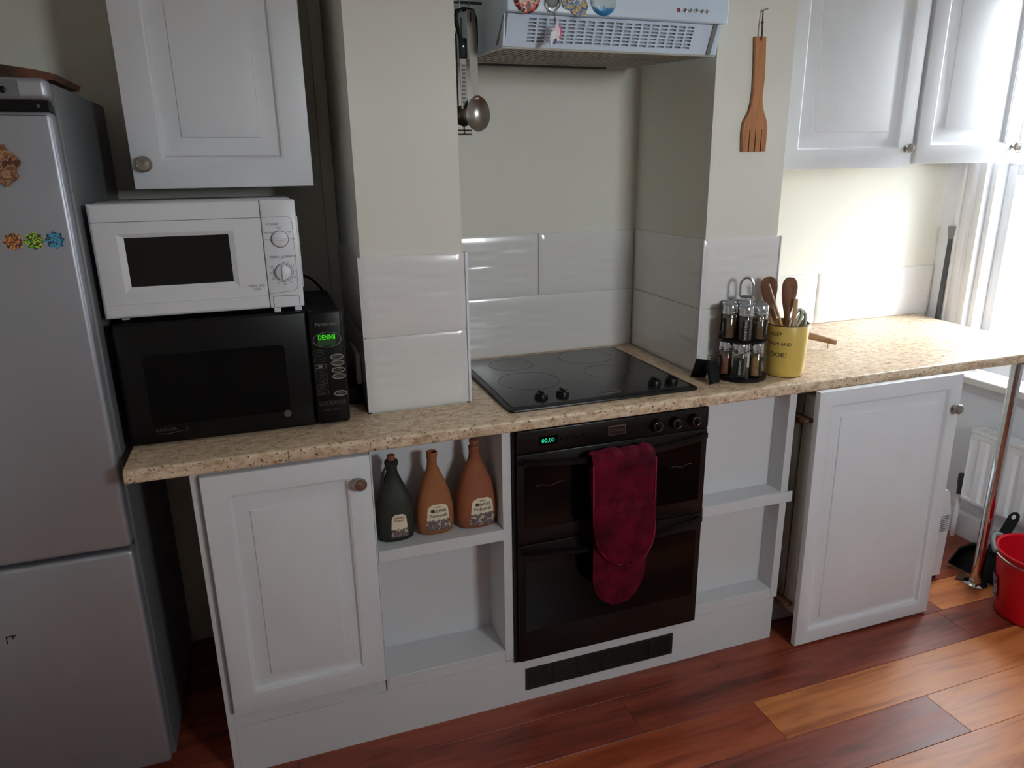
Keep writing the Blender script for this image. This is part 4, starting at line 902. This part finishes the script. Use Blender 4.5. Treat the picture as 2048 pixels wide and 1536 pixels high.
obj('cork', MB().lathe([(0.0095, 0), (0.0125, 0.010), (0.0125, 0.016), (0.010, 0.0172)], (-0.0845, 0.062, 0.8115), (0, 0, 1), 18), M['cork'], t3, 40)
label_text(l1, s1, 0.006, [('Gda\u0144ski', 0.6505, 0.0085), ('Tr\u00f3jniak', 0.6420, 0.0075)])
for lb, sf, x0 in ((l2, s2, 0.004), (l3, s3, 0.010)):
    label_text(lb, sf, x0, [('MI\u00d3D', 0.6625, 0.0065), ('Gda\u0144ski', 0.6520, 0.0130), ('P\u00f3\u0142torak', 0.6385, 0.0145)])
    e_ = MB(); n = 14; e_.grid(5, 5, lambda u, v: sf(x0-0.0150+0.0085*(u-0.5), 0.6525+0.0085*(v-0.5), 0.0014)); obj('emblem', e_, M['redw'], lb, 0)

# ---- rotating spice rack and its jars
RX, RY = 0.776, 0.096; R_B = 0.077
t = thing('spice_rack', 'black two-tier revolving spice rack with a steel carrying loop', 'spice rack', (RX, RY, ZW))
obj('base', MB().lathe([(R_B-0.003, 0.0004), (R_B, 0.003), (R_B, 0.009), (R_B-0.003, 0.0125), (0.03, 0.0128)], (RX, RY, ZW), (0, 0, 1), 40), M['black'], t, 40)
T1, T2 = ZW+0.0132, ZW+0.1255
obj('tier_disc', MB().lathe([(0.066, 0), (0.070, 0.002), (0.070, 0.006), (0.066, 0.0075), (0.02, 0.0075)], (RX, RY, T2-0.0080), (0, 0, 1), 36), M['black'], t, 40)
obj('column', MB().cyl((RX, RY, ZW+0.012), (RX, RY, 1.150), 0.0055), M['chrome'], t, 40)
obj('top_plate', MB().lathe([(0.018, 0), (0.018, 0.003), (0.008, 0.005)], (RX, RY, 1.146), (0, 0, 1), 20), M['dgrey'], t, 40)
A0 = math.atan2(CAM[1]-RY, CAM[0]-RX)
vx, vy = math.cos(A0+PI/2), math.sin(A0+PI/2)
lp = []
for i in range(25):
    a = PI*i/24; lp.append((RX+0.0185*math.cos(a)*vx, RY+0.0185*math.cos(a)*vy, 1.178+0.026*math.sin(a)))
lp = [(lp[0][0], lp[0][1], 1.149)]+lp+[(lp[-1][0], lp[-1][1], 1.149)]
obj('carrying_loop', MB().tube(lp, 0.0038, 10), M['chrome'], t, 60)
def jar(lab, ang, zb, spice, txt, fill=0.75):
    R = 0.0505; cx, cy = RX+R*math.cos(ang), RY+R*math.sin(ang); z0 = zb+0.0004
    t = thing('spice_jar', lab, 'jar', (cx, cy, z0), 'spice jars on the rack')
    o = MB().lathe([(0.019, 0.0), (0.0205, 0.002), (0.0205, 0.070), (0.0185, 0.074), (0.0165, 0.0745), (0.0165, 0.072), (0.0188, 0.069), (0.0188, 0.0035), (0.0005, 0.003)], (cx, cy, z0), (0, 0, 1), 26, True, False)
    obj('glass', o, M['glass'], t, 50)
    obj('contents', MB().lathe([(0.0183, 0.0036), (0.0184, 0.01), (0.0184, 0.068*fill), (0.014, 0.068*fill+0.001), (0.0005, 0.068*fill+0.0006)], (cx, cy, z0), (0, 0, 1), 22), M[spice], t, 50)
    obj('lid', MB().lathe([(0.0215, 0.0748), (0.0222, 0.0755), (0.0222, 0.0800), (0.0208, 0.0812), (0.0206, 0.1000), (0.0200, 0.1012)], (cx, cy, z0), (0, 0, 1), 28), M['chrome'], t, 40)
    obj('lid_top', MB().lathe([(0.0200, 0.1010), (0.0192, 0.1028), (0.0005, 0.1032)], (cx, cy, z0), (0, 0, 1), 24), M['grey'], t, 40)
    # black tag on the outward side
    b = MB(); b.grid(7, 2, lambda u, v: (cx+0.0209*math.cos(ang+(u-0.5)*1.05), cy+0.0209*math.sin(ang+(u-0.5)*1.05), z0+0.006+0.056*v))
    lb = obj('label', b, M['label'], t, 60)
    def f(a, b_):      # lettering reads upwards
        q = ang-b_/0.0213*1.0; return (cx+0.0213*math.cos(q), cy+0.0213*math.sin(q), z0+0.034+a)
    obj('label_text', MB().text(txt, 0.0095, f), M['paperw'], lb, 0)
for k in range(6):
    a = A0+0.10+k*PI/3
    desc = [('front', 'spice3', 'MIXED HERBS'), ('right', 'spice1', 'CUMIN'), ('right rear', 'spice4', 'GINGER'), ('rear', 'spice3', 'THYME'), ('left rear', 'spice2', 'CHILLI'), ('left', 'spice1', 'PEPPER')][k]
    nm = ['herb jar with a steel lid, front one on the upper tier of the spice rack', 'brown spice jar beside the crock on the upper tier of the rack', 'tan spice jar at the right rear of the upper tier of the rack', 'herb jar at the very back of the upper tier of the rack', 'red spice jar at the left rear of the upper tier of the rack', 'brown spice jar at the left of the upper tier of the rack'][k]
    jar(nm, a, T2, desc[1], desc[2], [0.98, 0.72, 0.8, 0.9, 0.9, 0.9][k])
for k, (sp, tx, nm) in {0: ('spice3', 'OREGANO', 'herb jar with a steel lid, front one on the lower tier of the spice rack'), 1: ('spice4', 'CURRY', 'tan spice jar beside the crock on the lower tier of the rack'), 5: ('spice2', 'PAPRIKA', 'red spice jar at the left of the lower tier of the rack'), 4: ('spice1', 'NUTMEG', 'brown spice jar at the left rear of the lower tier of the rack')}.items():
    jar(nm, A0-0.02+k*PI/3, T1, sp, tx, 0.9)

# ---- yellow crock with utensils
CX, CY = 0.921, 0.078
t = thing('utensil_crock', 'yellow stoneware crock with handwritten lettering beside the spice rack', 'crock', (CX, CY, ZW))
obj('body', MB().lathe([(0.054, 0.0004), (0.0570, 0.003), (0.0590, 0.02), (0.0622, 0.085), (0.0640, 0.158), (0.0632, 0.160), (0.0600, 0.158), (0.0585, 0.08), (0.0560, 0.010), (0.0005, 0.009)], (CX, CY, ZW), (0, 0, 1), 48, True, False), M['yellow'], t, 50)
obj('rim', MB().tube([(CX+0.0622*math.cos(a), CY+0.0622*math.sin(a), ZW+0.1600) for a in [2*PI*i/40 for i in range(40)]], 0.0021, 8, True), M['brown'], t, 60)
obj('foot_line', MB().lathe([(0.0566, 0.0008), (0.0576, 0.0028)], (CX, CY, ZW), (0, 0, 1), 48, False, False), M['brown'], t, 60)
AC = math.atan2(CAM[1]-CY, CAM[0]-CX)
def crock_txt(s, z, size, da):
    def f(a, b_):
        q = AC+da+a/0.0625; h_ = z-ZW+b_; rr_c = (0.0590+(h_-0.02)*0.0032/0.065 if h_ < 0.085 else 0.0622+(h_-0.085)*0.0018/0.073)+0.0005
        return (CX+rr_c*math.cos(q), CY+rr_c*math.sin(q), z+b_)
    obj('lettering', MB().text(s, size, f), M['ink'], t, 0)
crock_txt('KEEP', 1.035, 0.0165, -0.46); crock_txt('CALM AND', 1.006, 0.0145, -0.30); crock_txt('COOK!', 0.972, 0.0205, -0.42)
def spoon(name, label, cat, p0, p1, hw, L, m, thick=0.004, face=None, group=None, ratio=0.34):
    """flat wooden spoon / spatula from foot p0 (in crock) to tip p1"""
    p0, p1 = Vector(p0), Vector(p1); ax = (p1-p0).normalized(); f = Vector(face or (-0.6, -0.8, 0)); f = (f-ax*f.dot(ax)).normalized(); sd = ax.cross(f)
    T = (p1-p0).length; rings = []
    for k in range(31):
        s_ = (k/30 if k < 12 else 0.4+0.6*math.sin((k-12)/18*PI/2))*T; q = (s_-(T-L))/L
        if q < 0: w_ = 0.0052+0.0012*max(0, 1+q)*0; th = 0.0045
        else:
            w_ = 0.0052+(hw-0.0052)*(math.sin(PI*min(1, q*0.62+0.0))**1.1 if q < 0.72 else math.sin(PI*0.4464)**1.1*math.sqrt(max(0.02, 1-((q-0.72)/0.285)**2)))
            th = 0.0045*(1-0.35*q)
        n = 12; dish = 0.004*max(0, q)*(1 if hw > 0.015 else 0)
        rings.append([p0+ax*s_+sd*(w_*math.cos(2*PI*i/n))+f*(th*math.sin(2*PI*i/n)-dish*(1-math.cos(2*PI*i/n)**2)) for i in range(n)])
    o = obj(name, MB().ring_skin(rings), M[m], None, 60, p0); return tag(o, label, cat, group)
zi = ZW+0.0115; g2 = 'wooden utensils in the yellow crock'
spoon('wooden_spoon', 'dark brown wooden spoon standing at the left in the crock', 'spoon', (0.900, 0.104, zi), (0.866, 0.114, 1.198), 0.0250, 0.105, 'spoonwood', group=g2)
spoon('wooden_spoon', 'brown wooden spoon standing tallest in the middle of the crock', 'spoon', (0.916, 0.066, zi), (0.924, 0.088, 1.197), 0.0225, 0.115, 'spoonwood', group=g2)
spoon('wooden_spoon', 'brown wooden spoon half hidden behind the middle one in the crock', 'spoon', (0.936, 0.112, zi), (0.957, 0.126, 1.180), 0.0215, 0.11, 'spoonwood', group=g2)
spoon('wooden_spatula', 'pale thin wooden spatula leaning left across the crock', 'spatula', (CX+0.018, CY-0.036, zi), (0.834, 0.070, 1.184), 0.0082, 0.14, 'palewood', face=(0.8, -0.5, 0.1), group=g2)
spoon('wooden_spatula', 'short pale wooden paddle standing low behind the spatula in the crock', 'spatula', (0.878, 0.084, zi), (0.870, 0.086, 1.108), 0.012, 0.07, 'palewood', group=g2)
spoon('wooden_spatula', 'narrow tan wooden stick between the spoons and the scissors', 'spatula', (CX+0.0, CY-0.025, zi), (0.930, 0.062, 1.135), 0.0068, 0.09, 'palewood', group=g2)
t = thing('scissors', 'green and cream handled scissors standing in the crock', 'scissors', (CX+0.02, CY-0.012, zi))
def oval(c, a, bvec, avec, n=26): return [Vector(c)+Vector(avec)*math.cos(2*PI*i/n)+Vector(bvec)*math.sin(2*PI*i/n) for i in range(n)]
sdv = Vector((0.78, -0.62, 0))
for c, lean, m1_, m2_ in (((0.9335, 0.058, 1.072), 0.30, 'cream', 'green'), ((0.946, 0.050, 1.062), 0.16, 'cream', 'green')):
    upv = (Vector((0, 0, 1))+sdv*lean).normalized()
    h = obj('handle', MB().tube(oval(c, 0, upv*0.034, sdv*0.0125), 0.0040, 8, True), M[m1_], t, 60)
    obj('handle_lining', MB().tube(oval(c, 0, upv*0.0295, sdv*0.0085), 0.0026, 8, True), M[m2_], h, 60)
obj('blade', MB().prism([(-0.006, 0), (0.006, 0), (0.003, 0.13), (-0.003, 0.13)], lambda p: (CX+0.022+p[0], CY-0.028, 1.045-p[1]), lambda p: (CX+0.022+p[0], CY-0.025, 1.045-p[1])), M['steel'], t, 0)
t = thing('whisk', 'grey ring-handled tool standing behind the scissors in the crock', 'utensil', (CX+0.03, CY+0.01, zi))
obj('ring', MB().tube(oval((0.9610, 0.076, 1.074), 0, (0.004, -0.003, 0.022), (0.0135, -0.0095, 0)), 0.0028, 8, True), M['grey'], t, 60)
obj('shaft', MB().cyl((0.9590, 0.078, 1.050), (CX+0.016, CY+0.01, zi), 0.0028), M['grey'], t)

# ---- small pot with a wooden handle behind the crock
t = thing('coffee_pot', 'small grey pot with a long wooden handle behind the yellow crock', 'pot', (1.165, 0.375, ZW))
obj('body', MB().lathe([(0.042, 0.0004), (0.045, 0.003), (0.043, 0.03), (0.037, 0.055), (0.038, 0.070), (0.0365, 0.070), (0.0355, 0.054), (0.041, 0.03), (0.042, 0.006), (0.0005, 0.005)], (1.165, 0.375, ZW), (0, 0, 1), 32, True, False), M['grey'], t, 50)
hp0, hp1 = Vector((1.197, 0.338, 0.950)), Vector((1.284, 0.250, 0.9270))
ax_ = hp1-hp0
obj('handle', MB().lathe([(0.0085, 0), (0.0115, 0.02), (0.0120, 0.05), (0.0100, 0.09), (0.0085, ax_.length-0.004), (0.0075, ax_.length), (0.0035, ax_.length+0.0004), (0.003, ax_.length-0.006)], hp0, ax_, 20), M['handlewood'], t, 50)
q_ = hp0+ax_*0.72
obj('hanging_loop', MB().tube([q_+Vector((0, -0.008, -0.006)), q_+Vector((-0.004, -0.018, -0.020)), q_+Vector((-0.014, -0.026, -0.026)), q_+Vector((-0.006, -0.018, -0.016)), q_+Vector((0.004, -0.008, -0.007))], 0.0010, 6), M['handlewood'], t, 60)
obj('socket', MB().cyl((1.192, 0.344, 0.951), hp0+ax_*0.04, 0.006), M['grey'], t)

# ---- black clip beside the hob
t = thing('bag_clip', 'black plastic clip lying between the hob and the spice rack', 'clip', (0.64, 0.10, ZW))
def quadplate(b, a, c_, d_, e_, n, th):
    A = [Vector(v) for v in (a, c_, d_, e_)]; n = Vector(n).normalized()*th
    b.ring_skin([[v for v in A], [v+n for v in A]]); return b
obj('jaw', quadplate(MB(), (0.640, 0.156, ZW+0.001), (0.679, 0.133, ZW+0.001), (0.667, 0.098, ZW+0.062), (0.633, 0.119, ZW+0.066), (-0.35, -0.6, -0.4), 0.007), M['blackm'], t, 0)
obj('jaw', quadplate(MB(), (0.638, 0.052, ZW+0.0015), (0.671, 0.060, ZW+0.0015), (0.684, 0.100, ZW+0.052), (0.652, 0.100, ZW+0.056), (0.2, -0.7, 0.4), 0.012), M['blackm'], t, 0)
obj('spring', MB().tube([(0.664+0.002*i/6+0.006*math.cos(i*1.2), 0.104+0.006*math.sin(i*1.2), ZW+0.050+0.0016*i) for i in range(14)], 0.0016, 6), M['steel'], t, 60)
obj('thumb_tab', MB().box(0.660, 0.700, 0.098, 0.122, ZW+0.036, ZW+0.044, 0.002), M['blackm'], t, 30)

# ---- built-under appliance with a furniture door, right end
t = thing('integrated_fridge', 'built-under appliance with a loosely hung white panel door by the window', 'appliance', (1.22, 0.25, 0.0))
obj('body', MB().box(0.958, 1.505, 0.020, 0.58, 0.09, 0.855, 0.003), mat('appliance side steel', (150, 146, 136), 0.5), t, 30)
obj('kick_panel', MB().box(0.963, 1.500, 0.060, 0.09, 0.012, 0.089), M['white2'], t, 0)
for x in (0.99, 1.47):
    for y in (0.12, 0.52): obj('foot', MB().lathe([(0.018, 0.0), (0.018, 0.004), (0.010, 0.006), (0.010, 0.09)], (x, y, 0.0), (0, 0, 1), 14), M['grey'], t)
obj('inner_door', MB().box(0.960, 1.503, -0.036, 0.014, 0.10, 0.850, 0.004), mat('white liner', (176, 174, 166), 0.4), t, 30)
obj('gasket', MB().box(0.964, 1.499, 0.0135, 0.0205, 0.11, 0.845), M['dgrey'], t, 0)
for z in (0.135, 0.775): obj('hinge', MB().box(0.930, 0.962, -0.030, 0.055, z-0.006, z+0.006, 0.002), M['brown'], t, 30)
dd = panel_door(0.944, 1.510, 0.008, 0.876, -0.072, 0.020, 0.046, 0.044)
bmesh.ops.rotate(dd.bm, cent=(1.2, -0.072, 0.44), matrix=Matrix.Rotation(-0.014, 3, 'X'), verts=dd.bm.verts[:])
d = obj('door', dd, M['white'], t, 30); knob(d, 1.482, -0.0675, 0.765, 0.0165)

# ---- chrome leg
t = thing('support_pole', 'tall chrome support pole under the window end of the worktop', 'support pole', (1.836, 0.0, 0.0))
obj('tube', MB().cyl((1.836, 0.0, 0.012), (1.836, 0.0, ZB-0.005), 0.0185, seg=32), M['chrome'], t, 40)
obj('floor_flange', MB().lathe([(0.040, 0.0004), (0.040, 0.004), (0.034, 0.007), (0.0215, 0.009), (0.0215, 0.022), (0.0186, 0.023)], (1.836, 0.0, 0.0), (0, 0, 1), 32), M['chrome'], t, 40)
obj('top_flange', MB().lathe([(0.034, -0.0004), (0.034, -0.004), (0.0186, -0.006)], (1.836, 0.0, ZB), (0, 0, 1), 32), M['chrome'], t, 40)

# ---- radiator
t = thing('radiator', 'white panel radiator with a top grille under the window', 'radiator', (2.09, -0.3, 0.185))
RX0, RX1, RYA, RYB, RZ0, RZ1 = 2.046, 2.116, -0.90, 0.278, 0.190, 0.498
pb = MB(); prof = []
y = RYB-0.035; outl = [(RX0+0.012, RYB-0.004), (RX0+0.012, RYB-0.030)]
while y > RYA+0.06:
    outl += [(RX0+0.012, y), (RX0+0.004, y-0.010), (RX0+0.004, y-0.034), (RX0+0.012, y-0.044)]; y -= 0.058
outl += [(RX0+0.012, RYA+0.004), (RX0+0.020, RYA+0.004), (RX0+0.020, RYB-0.004)]
pb.plate_z(outl, RZ0+0.012, RZ1-0.040)
pb.box(RX0+0.006, RX0+0.020, RYA+0.003, RYB-0.003, RZ1-0.042, RZ1-0.016, 0.003); pb.box(RX0+0.006, RX0+0.020, RYA+0.003, RYB-0.003, RZ0, RZ0+0.014, 0.003)
obj('front_panel', pb, M['lblue'], t, 30)
obj('back_panel', MB().box(RX1-0.012, RX1, RYA+0.004, RYB-0.004, RZ0, RZ1-0.016, 0.003), M['lblue'], t, 30)
for y in (RYA, RYB-0.003): obj('end_panel', MB().box(RX0+0.004, RX1, y, y+0.003, RZ0, RZ1-0.008, 0.001, 1), M['lblue'], t, 30)
gt = MB().box(RX0, RX0+0.013, RYA, RYB, RZ1-0.014, RZ1, 0.002); gt.box(RX1-0.010, RX1, RYA, RYB, RZ1-0.014, RZ1, 0.002); gt.box(RX0+0.013, RX1-0.010, RYB-0.018, RYB, RZ1-0.006, RZ1, 0.001, 1); gt.box(RX0+0.013, RX1-0.010, RYA, RYA+0.018, RZ1-0.006, RZ1, 0.001, 1)
gg = obj('top_grille', gt, M['lblue'], t, 30)
y = RYB-0.026; k = 0
while y > RYA+0.03 and k < 110:
    obj('grille_slat', MB().box(RX0+0.012, RX1-0.009, y-0.0032, y+0.0032, RZ1-0.005, RZ1-0.001), M['lblue'], gg, 0); y -= 0.0125; k += 1
obj('bracket', MB().box(RX1, WALL_X-0.001, 0.10, 0.14, 0.25, 0.42), M['lblue'], t, 0); obj('bracket', MB().box(RX1, WALL_X-0.001, -0.70, -0.66, 0.25, 0.42), M['lblue'], t, 0)
obj('valve', MB().lathe([(0.012, 0), (0.012, 0.035), (0.015, 0.040), (0.0155, 0.085), (0.012, 0.090)], (2.080, 0.306, 0.195), (0, 0, 1), 18).cyl((2.080, 0.306, 0.210), (2.080, 0.277, 0.210), 0.009), M['dgrey'], t, 40)
obj('pipe', MB().cyl((2.080, 0.306, 0.002), (2.080, 0.306, 0.197), 0.0095), M['lblue'], t, 40)

# ---- white floor heater behind the door
t = thing('fan_heater', 'white plastic box heater on the floor behind the appliance door', 'heater', (1.645, 0.20, 0.0))
obj('casing', MB().plate_y([(1.552, 0.018), (1.742, 0.018), (1.746, 0.275), (1.722, 0.362), (1.712, 0.372), (1.552, 0.372)], 0.075, 0.33), M['whiteap'], t, 30)
for k in range(8): obj('vent_slot', MB().box(1.700, 1.738, 0.0735, 0.0755, 0.205+k*0.0085, 0.2085+k*0.0085), M['grey'], t, 0)
for x in (1.58, 1.72):
    for y in (0.10, 0.30): obj('foot', MB().box(x-0.015, x+0.015, y-0.015, y+0.015, 0.0004, 0.0175), M['black'], t, 0)

# ---- dustpan leaning by the radiator
t = thing('dustpan', 'black plastic dustpan leaning upright against the radiator', 'dustpan', (1.93, 0.02, 0.0))
def DP(a, b_, o=0.0):   # a across (towards the room), b up along the lean
    ax = Vector((0.50, 0.0, 0.866)); sd = Vector((0.05, -1.0, 0.0)).normalized(); nn = Vector((-0.866, 0, 0.5))
    return Vector((1.875, 0.02, 0.004))+sd*a+ax*b_+nn*o
pl = [(-0.105, 0.0), (0.105, 0.0), (0.095, 0.075), (0.060, 0.115), (0.026, 0.130), (0.018, 0.16), (0.019, 0.27), (0.012, 0.288), (0.0, 0.294), (-0.012, 0.288), (-0.019, 0.27), (-0.018, 0.16), (-0.026, 0.130), (-0.060, 0.115), (-0.095, 0.075)]
pl = [(a, b_*0.98) for a, b_ in pl]
hole = [(0.007*math.cos(2*PI*i/14), 0.266+0.010*math.sin(2*PI*i/14)) for i in range(14)]
b = MB().prism(pl, lambda p: DP(p[0], p[1], 0.0), lambda p: DP(p[0], p[1], 0.006)); obj('pan', b, M['blackm'], t, 30)
b = MB()
for s in (-1, 1): b.prism([(s*0.106, 0.0), (s*0.100, 0.0), (s*0.090, 0.078), (s*0.096, 0.078)], lambda p: DP(p[0], p[1], 0.0062), lambda p: DP(p[0], p[1], 0.034))
b.prism([(-0.094, 0.078), (-0.060, 0.116), (0.060, 0.116), (0.094, 0.078), (0.088, 0.072), (0.056, 0.109), (-0.056, 0.109), (-0.088, 0.072)], lambda p: DP(p[0], p[1], 0.0062), lambda p: DP(p[0], p[1], 0.034)); obj('rim', b, M['blackm'], t, 30)
obj('hanging_hole', MB().prism(hole, lambda p: DP(p[0], p[1], 0.0062), lambda p: DP(p[0], p[1], 0.0066)), M['whiteap'], t, 0)
t = thing('hand_brush', 'greenish grey hand brush standing behind the dustpan near the radiator', 'brush', (2.0, -0.09, 0.0))
obj('handle', MB().tube([(1.965, -0.085, 0.10), (1.990, -0.085, 0.18), (2.010, -0.085, 0.27)], 0.011, 12, rs=[0.013, 0.011, 0.009]), M['grey'], t, 60)
obj('bristles', MB().box(1.940, 1.982, -0.105, -0.065, 0.001, 0.105, 0.004), mat('grey bristles', (104, 110, 100), 0.9, bump=(200, 0.6)), t, 30)
sc_ = MB().plate_z([(1.79, 0.048), (1.845, 0.075), (1.86, 0.05), (1.815, 0.028)], 0.0005, 0.004); tag(obj('paper_scrap', sc_, M['brown'], None, 0, (1.82, 0.05, 0.0005)), 'small brown scrap on the floor beside the chrome leg', 'scrap')

# ---- red bucket
BXc, BYc = 1.832, -0.212
t = thing('bucket', 'red plastic bucket with a grey grip handle on the floor', 'bucket', (BXc, BYc, 0.0))
obj('body', MB().lathe([(0.098, 0.0006), (0.104, 0.004), (0.108, 0.02), (0.124, 0.17), (0.131, 0.236), (0.138, 0.237), (0.139, 0.246), (0.134, 0.249), (0.128, 0.245), (0.120, 0.17), (0.104, 0.02), (0.0005, 0.012)], (BXc, BYc, 0.0), (0, 0, 1), 48, True, False), M['red'], t, 50)
hl = []
for i in range(33):
    a = math.radians(150+(i/32)*180); hl.append((BXc+0.145*math.cos(a), BYc+0.145*math.sin(a), 0.238-0.016*math.sin(PI*i/32)))
obj('bail', MB().tube(hl, 0.0030, 8), M['steel'], t, 60)
gp = []
for i in range(13):
    a = math.radians(150-(i/12)*58); gp.append((BXc+0.146*math.cos(a), BYc+0.146*math.sin(a), 0.240+0.018*math.sin(PI*i/12)))
obj('grip', MB().tube(gp, 0.0085, 12), M['grey'], t, 60)
st_ = MB(); st_.grid(6, 5, lambda u, v: (BXc+(0.1105+0.014*(0.06+0.10*v)/0.15+0.0008)*math.cos(math.radians(128+u*24)), BYc+(0.1105+0.014*(0.06+0.10*v)/0.15+0.0008)*math.sin(math.radians(128+u*24)), 0.055+0.085*v))
obj('sticker', st_, blotch('bucket sticker', [(90, 70, 140), (170, 170, 180), (60, 50, 110)], 50), t, 60)

# ---- long pole standing in the corner by the window
t = thing('broom_pole', 'dark thin pole with a grey end cap leaning in the window corner', 'pole', (2.085, 0.585, 0.0))
p0, p1 = Vector((2.087, 0.575, 0.002)), Vector((2.106, 0.556, 1.228))
q0 = Vector((2.079, 0.548, 0.002))
obj('shaft', MB().cyl(q0, p1, 0.0105, seg=18), M['dgrey'], t, 40)
dv = (p1-q0).normalized()
obj('cap', MB().lathe([(0.0118, -0.002), (0.0120, 0.004), (0.0165, 0.030), (0.0175, 0.046), (0.0165, 0.049), (0.008, 0.0495)], p1-dv*0.004, dv, 24), M['grey'], t, 40)
